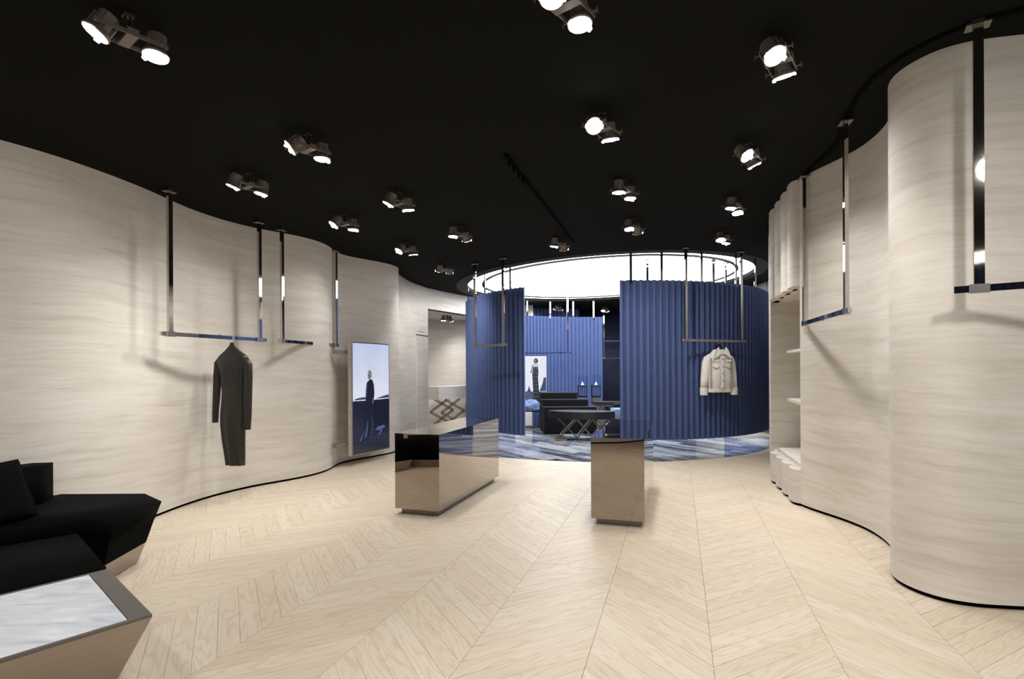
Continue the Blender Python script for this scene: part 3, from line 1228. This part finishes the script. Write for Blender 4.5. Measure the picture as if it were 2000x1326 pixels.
def m_picture(name, horizon, sky_lo, sky_hi, gr_lo, gr_hi, strength):
    t = NT(name)
    uv = t.n('ShaderNodeUVMap').outputs[0]
    sp = t.n('ShaderNodeSeparateXYZ')
    t.l(uv, sp.inputs[0])
    cl = t.noise(t.mapping(uv, (3, 4, 1)), 1.0, 6, .6)
    s = t.math('ADD', sp.outputs[1], t.math('MULTIPLY', t.math('SUBTRACT', cl, .5), .5))
    skyc = t.ramp(s, [(horizon, sky_lo), (1.0, sky_hi)])
    gn = t.noise(t.mapping(uv, (30, 60, 1)), 1.0, 4, .7)
    grc = t.ramp(gn, [(.35, gr_lo), (.65, gr_hi)])
    isky = t.math('GREATER_THAN', t.math('ADD', sp.outputs[1], t.math('MULTIPLY', t.noise(t.mapping(uv, (5, 0, 0)), 1.0, 2), .012)), horizon)
    c = t.mix(isky, grc, skyc)
    t.l(c, t.b.inputs['Emission Color'])
    t.setp(Base_Color=(.01, .01, .012, 1), Emission_Strength=strength, Roughness=.15)
    return t.m


def flat(name, poly, y, mat, parent, w, h, uv=False):
    v = [(p[0] * w, y, p[1] * h) for p in poly]
    return mesh_obj(name, v, [tuple(range(len(poly)))], mat, parent, [tuple(p) for p in poly] if uv else None)


pic = m_picture('screen_picture', .485, (.80, .82, .93), (.55, .62, .86), (.0015, .003, .010), (.011, .016, .040), .9)
m_dark = emit('picture_dark_blue', (.004, .006, .022), 1.0)
m_mid = emit('picture_mid_blue', (.018, .028, .075), 1.0)
m_lite = emit('picture_light_blue', (.07, .10, .25), 1.0)
m_hill = emit('picture_hill', (.035, .055, .15), 1.0)
m_skin = emit('picture_skin', (.15, .145, .16), 1.0)
m_hair = emit('picture_hair', (.22, .20, .18), 1.0)
X0, X1, Y0, Y1 = .014, .986, .012, .992
flat('picture', [(X0, Y0), (X1, Y0), (X1, Y1), (X0, Y1)], -.009, pic, scr, SW, SH, True)
flat('picture_hill', [(.05, .487), (.34, .487), (.34, .508), (.25, .51), (.12, .503), (.05, .494)], -.0095, m_hill, scr, SW, SH)
flat('picture_hill', [(.60, .487), (.98, .487), (.98, .520), (.9, .515), (.78, .505), (.68, .495)], -.0095, m_hill, scr, SW, SH)
fig = flat('picture_figure', [(.41, .655), (.47, .672), (.52, .660), (.555, .62), (.57, .54), (.55, .46), (.53, .42), (.50, .365), (.53, .31), (.58, .25), (.66, .205), (.80, .215), (.86, .19), (.78, .165), (.72, .15),
                              (.60, .16), (.52, .14), (.45, .165), (.38, .125), (.28, .115), (.16, .115), (.27, .165), (.33, .21), (.37, .30), (.36, .37), (.33, .42), (.335, .50), (.345, .58), (.365, .63)], -.010, m_dark, scr, SW, SH)
flat('picture_face', [(.405, .672), (.455, .665), (.47, .70), (.455, .735), (.415, .735), (.39, .71)], -.0106, m_skin, scr, SW, SH)
flat('picture_hair', [(.40, .735), (.47, .675), (.50, .69), (.495, .735), (.45, .755), (.42, .75)], -.0112, m_hair, scr, SW, SH)
flat('picture_hand', [(.51, .44), (.54, .45), (.55, .485), (.53, .50), (.515, .47)], -.0106, m_skin, scr, SW, SH)
flat('picture_fold', [(.355, .63), (.40, .655), (.38, .52), (.36, .50)], -.0106, m_mid, scr, SW, SH)
flat('picture_fold', [(.36, .16), (.30, .125), (.345, .20), (.39, .31), (.385, .22)], -.0106, m_lite, scr, SW, SH)
flat('picture_fold', [(.22, .125), (.16, .118), (.28, .17), (.33, .215)], -.0106, m_lite, scr, SW, SH)
flat('picture_fold', [(.58, .20), (.66, .225), (.82, .235), (.88, .215), (.78, .20), (.70, .19)], -.0106, m_lite, scr, SW, SH)
flat('picture_fold', [(.46, .165), (.49, .25), (.505, .36), (.535, .27), (.53, .16)], -.0106, m_mid, scr, SW, SH)
flat('picture_fold', [(.64, .15), (.72, .152), (.79, .185), (.76, .20), (.70, .165)], -.0106, m_lite, scr, SW, SH)
for zz in (1.66, .20):
    box('wall_bracket', (-.13, .11, zz), (.30, .07, .065), M['satin_bronze'], scr)

# ---- garments
def hanger_at(label, top, ax, parent_name='clothes_hanger', w=.40):
    """ax: unit plan direction of the shoulders; top: point on top of the bar"""
    t = thing('clothes_hanger', label, 'hanger', top, math.atan2(ax.y, ax.x), 'black hangers on the ceiling rails')
    bm = bmesh.new()
    pts = []
    for i in range(11):
        a = math.radians(200 - 24 * i)
        pts.append((.026 * math.cos(a), 0, -.028 + .032 * math.sin(a) + .0))
    pts.append((0, 0, -.075)); pts.append((0, 0, -.13))
    for a, b in zip(pts, pts[1:]):
        bar_bm(bm, a, b, .005, .005, Vector((0, 1, 0)))
    bm_obj('hook', bm, M['steel'], t)
    bm = bmesh.new()
    secs = []
    for s in (-1, -.8, -.5, -.2, -.1, .1, .2, .5, .8, 1):
        z = -.175 - .15 * abs(s) ** 1.4
        hh = .032 if abs(s) < .15 else .024 - .008 * abs(s)
        if abs(s) <= .12:
            z = -.155
            hh = .040
        secs.append((Vector((s * w / 2, .02 * abs(s), z)), hh, .016, Vector((0, 0, 1)), Vector((0, 1, 0))))
    loft_bm(bm, secs, 12)
    bm_obj('shoulder_bar', bm, M['hanger'], t, smooth=True)
    bm = bmesh.new()
    vv = [bm.verts.new((x, y, z)) for z, hw, hd in ((-.165, .060, .022), (-.075, .024, .012)) for x, y in ((-hw, -hd), (hw, -hd), (hw, hd), (-hw, hd))]
    for f in ((3, 2, 1, 0), (4, 5, 6, 7), (0, 1, 5, 4), (1, 2, 6, 5), (2, 3, 7, 6), (3, 0, 4, 7)):
        bm.faces.new([vv[i] for i in f])
    bm_obj('neck_block', bm, M['hanger'], t, bevel=.006)
    return t


# dark dress on the left rail
LU = Vector((1.24, .35 * -1)).normalized()          # shoulders run across the bar
rx_, ry_ = -3.31, 6.41
bt = rail_z(rx_) + .021
gdir = Vector((.963, -.27))
hanger_at('black hanger holding the dark dress', (rx_, ry_, bt), gdir)
dr = thing('dress', 'long sleeved dark brown fitted dress hanging from the left rail', 'dress', (rx_, ry_, bt - 1.53), math.atan2(gdir.y, gdir.x))
X, Yv, Z = Vector((1, 0, 0)), Vector((0, 1, 0)), Vector((0, 0, 1))
# body profile: (height above hem, centre x, half width, half depth)
prof = [(0.0, .03, .122, .060), (.10, .025, .130, .066), (.30, .005, .150, .072), (.48, -.005, .162, .078), (.60, -.005, .163, .078), (.74, 0, .156, .070), (.86, .0, .150, .064), (1.0, .0, .158, .068), (1.12, .0, .180, .074),
        (1.20, .0, .205, .074), (1.265, .0, .215, .064), (1.30, .0, .185, .054), (1.335, -.005, .13, .046), (1.365, -.008, .085, .042), (1.385, -.008, .066, .040)]
bm = bmesh.new()
secs = []
for z, cx, w, d in prof:
    amp = .24 * max(0, 1 - z / .8)
    secs.append((Vector((cx, 0, z + .005)), w, d, X, Yv, amp + .012, 7))
loft_bm(bm, secs, 64, 2.3)
bm_obj('dress_body', bm, M['dress'], dr, smooth=True)
bm = bmesh.new()
loft_bm(bm, [(Vector((-.008, 0, 1.38)), .066, .040, X, Yv), (Vector((-.008, 0, 1.405)), .062, .038, X, Yv)], 32)
bm_obj('collar', bm, M['dress'], dr, smooth=True)
for s, pts in ((-1, [(-.195, 1.275, .028), (-.222, 1.22, .047), (-.232, 1.08, .050), (-.245, .88, .046), (-.262, .66, .040), (-.272, .50, .037)]),
               (1, [(.195, 1.27, .028), (.228, 1.20, .047), (.222, 1.06, .052), (.222, .86, .046), (.220, .60, .040), (.212, .43, .035)])):
    bm = bmesh.new()
    loft_bm(bm, [(Vector((x, .01 + (0 if s < 0 else -.015), z)), w, w * .85, X, Yv, .03, 5) for x, z, w in pts], 24)
    bm_obj('sleeve', bm, M['dress'], dr, smooth=True)

# ivory denim jacket on the curtain rail
jx, jy = 3.668, 9.575
jd = Vector((1.25, .70)).normalized()
jdir = Vector((.95, .20)).normalized()
jz = 2.025 + .021
hanger_at('black hanger holding the white denim jacket', (jx, jy, jz), jdir, w=.32)
JH = .80
jk = thing('denim_jacket', 'ivory denim jacket with pointed collar and chest pockets hanging before the blue curtain', 'jacket', (jx, jy, jz - .15 - JH), math.atan2(jdir.y, jdir.x))
bm = bmesh.new()
bodyp = [(.075, .208, .075), (.09, .215, .085), (.25, .217, .095), (.42, .220, .10), (.52, .224, .10), (.60, .222, .095), (.665, .195, .085), (.72, .155, .072), (.775, .10, .06)]
loft_bm(bm, [(Vector((0, 0, z)), w, d, X, Yv, .02, 6) for z, w, d in bodyp], 48, 2.8)
bm_obj('jacket_body', bm, M['denim'], jk, smooth=True)
bm = bmesh.new()
loft_bm(bm, [(Vector((0, 0, z)), w, d, X, Yv) for z, w, d in ((.018, .214, .078), (.022, .220, .084), (.078, .220, .088), (.083, .214, .08))], 48, 2.8)
bm_obj('hem_band', bm, M['denim'], jk, smooth=False)
for s in (-1, 1):
    bm = bmesh.new()
    pts = [(s * .15, .70, .04), (s * .205, .645, .074), (s * .238, .55, .080), (s * .262, .40, .074), (s * .288, .22, .066), (s * .296, .10, .062)]
    loft_bm(bm, [(Vector((x, .01, z)), w, w * .85, X, Yv, .035, 5) for x, z, w in pts], 28)
    bm_obj('sleeve', bm, M['denim'], jk, smooth=True)
    bm = bmesh.new()
    loft_bm(bm, [(Vector((s * .298, .008, z)), w, w * .85, X, Yv) for z, w in ((-.03, .060), (-.027, .066), (.097, .069), (.103, .064))], 28)
    bm_obj('cuff', bm, M['denim'], jk)
    # collar wing
    bm = bmesh.new()
    poly = [(s * .068, .815), (s * .115, .770), (s * .170, .60), (s * .045, .69), (s * .012, .70), (s * .055, .765)]
    f0 = [bm.verts.new((x, -.088 - .02 * (0.82 - z) / .2, z)) for x, z in poly]
    f1 = [bm.verts.new((x, -.104 - .02 * (0.82 - z) / .2, z)) for x, z in poly]
    bm.faces.new(f0); bm.faces.new(f1[::-1])
    for i in range(6):
        j = (i + 1) % 6
        bm.faces.new((f0[i], f0[j], f1[j], f1[i]))
    bm_obj('collar_wing', bm, M['denim'], jk)
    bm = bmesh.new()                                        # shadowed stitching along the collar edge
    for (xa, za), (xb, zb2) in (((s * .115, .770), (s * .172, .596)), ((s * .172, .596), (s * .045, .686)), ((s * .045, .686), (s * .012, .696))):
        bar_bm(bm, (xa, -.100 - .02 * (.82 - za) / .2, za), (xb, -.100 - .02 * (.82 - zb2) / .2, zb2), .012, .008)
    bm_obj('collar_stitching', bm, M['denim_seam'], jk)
    # pocket flap and pointed pocket below
    for nm, zz, dz, mt in (('pocket_flap', .60, .050, 'denim'), ('pocket_point', .475, .05, 'denim_seam')):
        bm = bmesh.new()
        xa, xb = s * .052, s * .185
        poly = [(xa, zz), (xb, zz), (xb, zz - dz * .6), ((xa + xb) / 2, zz - dz), (xa, zz - dz * .6)] if nm == 'pocket_flap' else \
               [(xa + s * .005, zz), ((xa + xb) / 2, zz - .03), (xb - s * .005, zz), (xb - s * .005, zz - .012), ((xa + xb) / 2, zz - .044), (xa + s * .005, zz - .012)]
        f0 = [bm.verts.new((x, -.094, z)) for x, z in poly]
        f1 = [bm.verts.new((x, -.108, z)) for x, z in poly]
        bm.faces.new(f0); bm.faces.new(f1[::-1])
        for i in range(len(poly)):
            j = (i + 1) % len(poly)
            bm.faces.new((f0[i], f0[j], f1[j], f1[i]))
        bm_obj(nm, bm, M[mt], jk)
    box('yoke_seam', (s * .12, -.097, .617), (.15, .012, .007), M['denim_seam'], jk)
    box('side_seam', (s * .205, -.066, .36), (.008, .05, .52), M['denim_seam'], jk)
    box('front_seam', (s * .045, -.100, .33), (.004, .008, .52), M['denim_seam'], jk)
box('button_placket', (.0, -.098, .37), (.07, .012, .58), M['denim'], jk)
for i in range(5):
    bm = bmesh.new()
    rev_bm(bm, [(.010, 0), (.012, .004), (.009, .008)], 12, Matrix.Translation((.012, -.104, .10 + .125 * i)) @ Matrix.Rotation(PI / 2, 4, 'X'))
    bm_obj('button', bm, M['brass'], jk)

# ---- sofa, ottoman and side table at the left
sofa = thing('sofa', 'angular black velvet sofa on a bronze base against the left wall', 'sofa', (-3.5, 4.0, 0))
o_ = Vector((-3.5, 4.0))


def rel(pts):
    return [(p[0] - o_.x, p[1] - o_.y) for p in pts]


seat_top = [(-3.20, 4.70), (-2.87, 4.42), (-2.80, 3.80), (-3.06, 3.90), (-3.80, 3.18), (-4.35, 2.9), (-4.42, 3.6), (-4.08, 4.40), (-3.92, 4.70)]


def shrink(poly, k, c=(-3.55, 4.15)):
    return [(c[0] + (p[0] - c[0]) * k, c[1] + (p[1] - c[1]) * k) for p in poly]


seat_low, under, base_lo = shrink(seat_top, .93), shrink(seat_top, .85), shrink(seat_top, .77)
so_ = prism('seat_cushion', rel(seat_low), 0.34, .48, M['velvet'], sofa, rel(seat_top), bevel=.022, seg=3, smooth=True)
prism('seat_body', rel(under), .16, .345, M['velvet'], sofa, rel(seat_low), bevel=.012)
prism('base', rel(base_lo), .005, .165, M['satin_bronze'], sofa, rel(under))
bk = [(-3.79, 4.33), (-3.85, 4.53), (-4.0, 4.50), (-4.3, 3.85), (-4.42, 3.1), (-4.22, 3.02), (-4.12, 3.6), (-3.92, 4.16)]
prism('backrest', rel(bk), .44, .785, M['velvet'], sofa, bevel=.04, seg=3, smooth=True)
# loose cushion leaning on the backrest
cu = thing('cushion', 'loose black velvet cushion leaning on the sofa back', 'cushion', (-3.64, 3.76, .475), math.radians(80))
bm = bmesh.new()
G = 14
top, bot = [], []
for i in range(G + 1):
    rt_, rb_ = [], []
    for j in range(G + 1):
        u, v = -1 + 2 * i / G, -1 + 2 * j / G
        e = (1 - abs(u) ** 3) * (1 - abs(v) ** 3)
        pin = 1 - .06 * (1 - abs(u * v))
        x, z = u * .26 * pin, v * .21 * pin + .21
        rt_.append(bm.verts.new((x, -.10 * e ** .6 + (z - .21) * .45, z)))
        rb_.append(bm.verts.new((x, .09 * e ** .6 + (z - .21) * .45, z)))
    top.append(rt_); bot.append(rb_)
for g in (top, bot):
    for i in range(G):
        for j in range(G):
            bm.faces.new((g[i][j], g[i + 1][j], g[i + 1][j + 1], g[i][j + 1]))
bmesh.ops.remove_doubles(bm, verts=bm.verts, dist=.002)
bm_obj('cushion_cover', bm, M['velvet'], cu, smooth=True)
bm = bmesh.new()
for (a, b) in (((-.25, -.195), (.25, -.195)), ((-.25, .195), (.25, .195)), ((-.25, -.195), (-.25, .195)), ((.25, -.195), (.25, .195))):
    bar_bm(bm, (a[0], a[1] * .45, a[1] + .21), (b[0], b[1] * .45, b[1] + .21), .014, .014)
bm_obj('piping', bm, M['velvet'], cu)

ot = thing('ottoman', 'low black velvet ottoman between the sofa and the marble table', 'ottoman', (-2.8, 3.2, 0))
o_ = Vector((-2.8, 3.2))
ot_top = [(-3.07, 3.81), (-2.37, 3.15), (-3.02, 2.46), (-3.75, 3.12)]
ot_mid = [(-3.08, 3.74), (-2.43, 3.13), (-3.03, 2.50), (-3.68, 3.12)]
ot_low = [(-3.09, 3.66), (-2.52, 3.13), (-3.04, 2.58), (-3.60, 3.12)]
prism('seat', rel(ot_mid), .12, .405, M['velvet'], ot, rel(ot_top), bevel=.022, seg=3, smooth=True)
prism('base', rel(ot_low), .005, .125, M['satin_bronze'], ot, rel(ot_mid))

tb_ = thing('side_table', 'bronze side table with pale marble inset top, tapering to the floor', 'table', (-2.2, 2.2, 0))
o_ = Vector((-2.2, 2.2))
ZT = .45
tt = [(-2.25, 3.00), (-1.63, 2.44), (-2.30, 1.64), (-2.92, 2.20)]
tl = [(-2.27, 2.80), (-1.87, 2.43), (-2.32, 1.88), (-2.72, 2.23)]
prism('body', rel(tl), .005, ZT - .012, M['satin_bronze'], tb_, rel(tt))
ctr_ = sum((Vector(p) for p in tt), Vector((0, 0))) / 4


def inset(poly, k):
    """move every edge of a convex plan polygon inwards by its own distance"""
    n = len(poly)
    P = [Vector(p) for p in poly]
    c = sum(P, Vector((0, 0))) / n
    lines = []
    for i in range(n):
        a, b = P[i], P[(i + 1) % n]
        d = (b - a).normalized()
        no = Vector((-d.y, d.x))
        if (c - a).dot(no) < 0:
            no = -no
        lines.append((a + no * k[i], d))
    out = []
    for i in range(n):
        (p, d), (q, e) = lines[i - 1], lines[i]
        den = d.x * e.y - d.y * e.x
        t = ((q.x - p.x) * e.y - (q.y - p.y) * e.x) / den
        out.append(p + d * t)
    return out


ins = inset(tt, (.085, .022, .05, .016))
bm = bmesh.new()
for z0, z1 in ((ZT - .012, ZT),):
    lo = [bm.verts.new((p[0] - o_.x, p[1] - o_.y, z0)) for p in tt]
    hi = [bm.verts.new((p[0] - o_.x, p[1] - o_.y, z1)) for p in tt]
    ih = [bm.verts.new((p[0] - o_.x, p[1] - o_.y, z1)) for p in ins]
    il = [bm.verts.new((p[0] - o_.x, p[1] - o_.y, z0)) for p in ins]
    for i in range(4):
        j = (i + 1) % 4
        bm.faces.new((lo[i], lo[j], hi[j], hi[i]))
        bm.faces.new((hi[i], hi[j], ih[j], ih[i]))
        bm.faces.new((ih[i], ih[j], il[j], il[i]))
        bm.faces.new((il[i], il[j], lo[j], lo[i]))
bm_obj('rim', bm, M['rim'], tb_)
ins2 = inset(tt, (.088, .025, .053, .019))
prism('marble_top', rel(ins2), ZT - .012, ZT - .002, M['table_marble'], tb_)

# ---- alcove console on a scissor frame
def scissor(bm, a, b, z0, z1, cells, w=.03, t=.02, off=0.0):
    """lattice of crossing bars in the vertical plane from plan point a to b"""
    a, b = Vector(a), Vector(b)
    d = (b - a)
    no = Vector((d.y, -d.x)).normalized()
    for i in range(cells):
        p, q = a + d * (i / cells), a + d * ((i + 1) / cells)
        p1, q1 = p + no * (off + t), q + no * (off + t)
        p2, q2 = p + no * off, q + no * off
        bar_bm(bm, (p1.x, p1.y, z0), (q1.x, q1.y, z1), t, w)
        bar_bm(bm, (p2.x, p2.y, z1), (q2.x, q2.y, z0), t, w)


con = thing('console_table', 'beige stone console on crossed dark bars in the left alcove', 'console')
ca, cb = Vector((-1.93, 14.2)), Vector((-1.05, 15.45))
cd = (cb - ca).normalized()
cn = Vector((-cd.y, cd.x))
Rc = Matrix(((cd.x, cn.x, 0), (cd.y, cn.y, 0), (0, 0, 1)))
cm = (ca + cb) / 2 + cn * .22
stone_box('console_box', (cm.x, cm.y, .91), ((cb - ca).length, .44, .345), con, Rc)
for k_, org_ in enumerate((ca + cd * .12 - cn * .0, ca + cn * .40 + cd * .12)):
    P_ = {'TL': (.13, .735), 'TR': (.78, .735), 'L': (0, .385), 'R': (.92, .385), 'BL': (.13, .04), 'BR': (.78, .04)}
    for u_, v_, o1_ in (('TL', 'R', 0), ('R', 'BL', .03), ('TR', 'L', .03), ('L', 'BR', 0)):
        (s0, z0), (s1, z1) = P_[u_], P_[v_]
        for dz in (-.022, .022):
            q0, q1 = org_ + cd * s0 + cn * o1_, org_ + cd * s1 + cn * o1_
            bar('scissor_bar', (q0.x, q0.y, z0 + dz), (q1.x, q1.y, z1 + dz), .02, .018, M['wood_bar'], con)
bar('foot_bar', (ca.x, ca.y, .02), (cb.x, cb.y, .02), .04, .03, M['wood_bar'], con)

# ---- inside the round enclosure
# front scissor table with boat shaped black top
tab = thing('scissor_table', 'black boat shaped table top on crossed bronze legs in the round enclosure', 'table', group='scissor tables')
fx, fy = 1.52, 11.75
tp = []
for i in range(13):
    s = -1 + 2 * i / 12
    tp.append((fx + s * .70 - .02, fy - .33 * (1 - s * s) - .05 + .14 * (-s)))
for i in range(7):
    s = 1 - 2 * i / 6
    tp.append((fx + s * .70 - .02 + .0, fy + .30 * (1 - s * s) + .05 + .14 * (-s)))
prism('table_top', tp, .47, .625, M['black_top'], tab, bevel=.004)
for yy, mm in ((fy - .12, 'dark_steel'), (fy + .16, 'brass')):
    for (x0, x1) in ((fx - .52, fx - .12), (fx - .12, fx + .22), (fx + .22, fx + .56)):
        for (z0, z1) in ((.05, .46), (.46, .05)):
            bar('scissor_leg', (x0, yy + (0 if z0 < .1 else .03), z0), (x1, yy + (0 if z0 < .1 else .03), z1), .022, .026, M[mm], tab)
for x in (fx - .48, fx + .5):
    box('foot_block', (x, fy + .02, .03), (.24, .5, .05), M['brass'], tab, bevel=.004)
# second table behind
tab2 = thing('scissor_table', 'smaller black table top on crossed bronze legs farther back in the round enclosure', 'table', group='scissor tables')
prism('table_top', [(2.06, 13.6), (2.55, 13.5), (2.80, 14.0), (2.08, 14.1)], .62, .70, M['black_top'], tab2, bevel=.004)
for (x0, x1) in ((2.08, 2.3), (2.3, 2.52)):
    for yy in (13.65, 13.95):
        for (z0, z1) in ((.02, .6), (.6, .02)):
            bar('scissor_leg', (x0, yy, z0), (x1, yy, z1), .022, .028, M['brass'], tab2)
box('top_frame', (2.3, 13.8, .60), (.5, .36, .035), M['brass'], tab2)
# stepped black display
stp = thing('stepped_display', 'black stepped display block behind the boat shaped table', 'display stand')
for i, (z0, z1, y0, x1) in enumerate(((.03, .64, 12.75, 2.02), (.64, .80, 13.05, 1.86), (.80, .955, 13.35, 1.63))):
    poly = [(.76 - .02 * i, y0), (x1 - .06, y0), (x1, y0 + .12), (x1, 13.8), (.70, 13.8)]
    prism('step', poly, z0, z1 - .018, M['black_dark'], stp)
    prism('step_tread', poly, z1 - .018, z1, M['black_top'], stp)
# round back rails: poster screen
pw, ph = .60, 1.42
po = thing('picture_screen', 'lit picture panel of a woman in a strapless gown, behind the stepped display', 'screen', (.33, 14.55, .46), math.radians(4))
box('casing', (pw / 2, .03, ph / 2), (pw, .05, ph), M['white'], po, bevel=.004)
p2 = m_picture('panel_picture', .34, (.72, .74, .84), (.74, .76, .86), (.03, .045, .10), (.10, .13, .22), 1.0)
flat('picture', [(.01, .006), (.99, .006), (.99, .994), (.01, .994)], .003, p2, po, pw, ph, True)
flat('picture_rock', [(.68, .34), (.99, .34), (.99, .60), (.88, .60), (.82, .48)], .002, m_hill, po, pw, ph)
flat('picture_rock', [(.12, .33), (.30, .33), (.24, .40), (.20, .44), (.17, .38)], .002, m_hill, po, pw, ph)
flat('picture_gown', [(.40, .80), (.62, .80), (.64, .70), (.62, .60), (.65, .40), (.70, .12), (.42, .12), (.38, .50), (.36, .66)], .0012, emit('gown_dark', (.016, .018, .032), 1.0), po, pw, ph)
for k_ in range(8):
    for s in (-1, 1):
        cxx, czz = .51 + s * .055, .76 - k_ * .075
        flat('gown_dot', [(cxx - .018, czz), (cxx, czz - .010), (cxx + .018, czz), (cxx, czz + .010)], .0006, emit('gown_dot', (.35, .36, .42), 1.0) if k_ == 0 and s == -1 else bpy.data.materials['gown_dot'], po, pw, ph)
flat('picture_torso', [(.38, .83), (.44, .86), (.60, .86), (.66, .82), (.62, .795), (.40, .795)], .0012, emit('torso_light', (.55, .56, .62), 1.0), po, pw, ph)
flat('picture_arm', [(.35, .83), (.40, .845), (.38, .76), (.33, .71), (.44, .70), (.43, .685), (.27, .69), (.33, .77)], .0009, m_skin, po, pw, ph)
flat('picture_head', [(.44, .865), (.56, .865), (.60, .90), (.57, .945), (.48, .96), (.42, .93)], .0012, m_skin, po, pw, ph)
flat('picture_hair', [(.54, .86), (.60, .88), (.63, .92), (.57, .96), (.48, .965), (.56, .93)], .0008, m_dark, po, pw, ph)
# bench with pleated skirt, beige end and blue fur throw
ben = thing('skirted_bench', 'low bench with dark blue pleated skirt and beige end at the left of the enclosure', 'bench')
stone_box('end_block', (.30, 14.25, .245), (.44, .5, .34), ben)
pleated_mesh('pleated_skirt', lambda s: (Vector((.53, 14.05)) + Vector((.995, -.02)) * s * .085, Vector((-.02, -1))), 8, .06, .415, ben)
box('bench_core', (.95, 14.38, .235), (.95, .56, .34), M['black_dark'], ben)
for x in (.62, 1.1):
    box('bench_foot', (x, 14.15, .03), (.05, .05, .06), M['brass'], ben)
thr = thing('fur_throw', 'rumpled blue fur throw lying on the skirted bench', 'throw', (.42, 14.3, .42))
bm = bmesh.new()
bmesh.ops.create_icosphere(bm, subdivisions=4, radius=1)
rr = random.Random(3)
for v in bm.verts:
    c = v.co
    k = 1 + .10 * math.sin(5 * c.x + 3 * c.y) + .07 * math.sin(11 * c.y - 7 * c.x) + .05 * rr.random()
    v.co = Vector((c.x * .36 * k, c.y * .24 * k, max(0.0, (c.z * .5 + .42)) * .30 * k))
bm_obj('throw_body', bm, M['fur'], thr, smooth=True)
bm = bmesh.new()
bmesh.ops.create_icosphere(bm, subdivisions=3, radius=1)
for v in bm.verts:
    c = v.co
    v.co = Vector((.24 + c.x * .16, -.16 + c.y * .06, c.z * .06 + .065)) * (1 + .05 * math.sin(9 * c.x))
bm_obj('throw_fold', bm, M['fur'], thr, smooth=True)
# right bench
rb_ = thing('cushioned_bench', 'low black bench with pale blue cushion at the right of the enclosure', 'bench')
box('bench_slab', (2.75, 13.1, .40), (.75, .7, .10), M['satin_bronze'], rb_, bevel=.004)
box('bench_frame', (2.75, 13.1, .31), (.78, .74, .08), M['black_top'], rb_)
for x in (2.45, 3.05):
    for y in (12.85, 13.35):
        box('leg', (x, y, .135), (.05, .05, .27), M['black_dark'], rb_)
box('seat_cushion', (2.79, 13.12, .51), (.7, .62, .12), M['blue_cushion'], rb_, bevel=.04, seg=3)
# pedestals with glass cases
for i, (x, lab) in enumerate(((1.98, 'slim blue pedestal with glass case, nearer the stepped display'), (2.36, 'slim blue pedestal with glass case at the right edge of the back curtain'))):
    pe = thing('display_pedestal', lab, 'pedestal', (x, 15.2, 0), group='glass topped pedestals')
    pleated_mesh('pleated_column', lambda s: (Vector((-.10, -.10)) + Vector((1, 0)) * s * .05, Vector((0, -1))), 4, .78, 1.03, pe)
    box('core', (0, .03, .915), (.25, .18, .25), M['navy'], pe)
    for sx in (-.112, .112):
        box('corner_post', (sx, -.115, .915), (.022, .03, .27), M['navy'], pe)
    box('top_board', (0, 0, 1.06), (.25, .26, .045), M['navy'], pe, bevel=.003)
    box('lower_board', (0, 0, .76), (.24, .24, .04), M['black_dark'], pe)
    box('base_block', (0, 0, .36), (.22, .22, .72), M['satin_bronze'] if i else M['navy'], pe)
    # glass case: five panes
    for c, s in (((0, -.11, 1.22), (.23, .004, .27)), ((0, .11, 1.22), (.23, .004, .27)), ((-.113, 0, 1.22), (.004, .216, .27)), ((.113, 0, 1.22), (.004, .216, .27)), ((0, 0, 1.357), (.23, .224, .004))):
        box('glass_pane', c, s, M['glass'], pe)
    j = thing('jewellery_cone', ('small white cone in the glass case nearer the stepped display', 'small white cone in the glass case by the curtain edge')[i], 'display cone', (x, 15.2, 1.083), group='white cones in the glass cases')
    bm = bmesh.new()
    rev_bm(bm, [(.05, 0), (.046, .008), (.022, .05), (.006, .085), (.003, .09)], 20)
    bm_obj('cone', bm, M['white'], j, smooth=True)
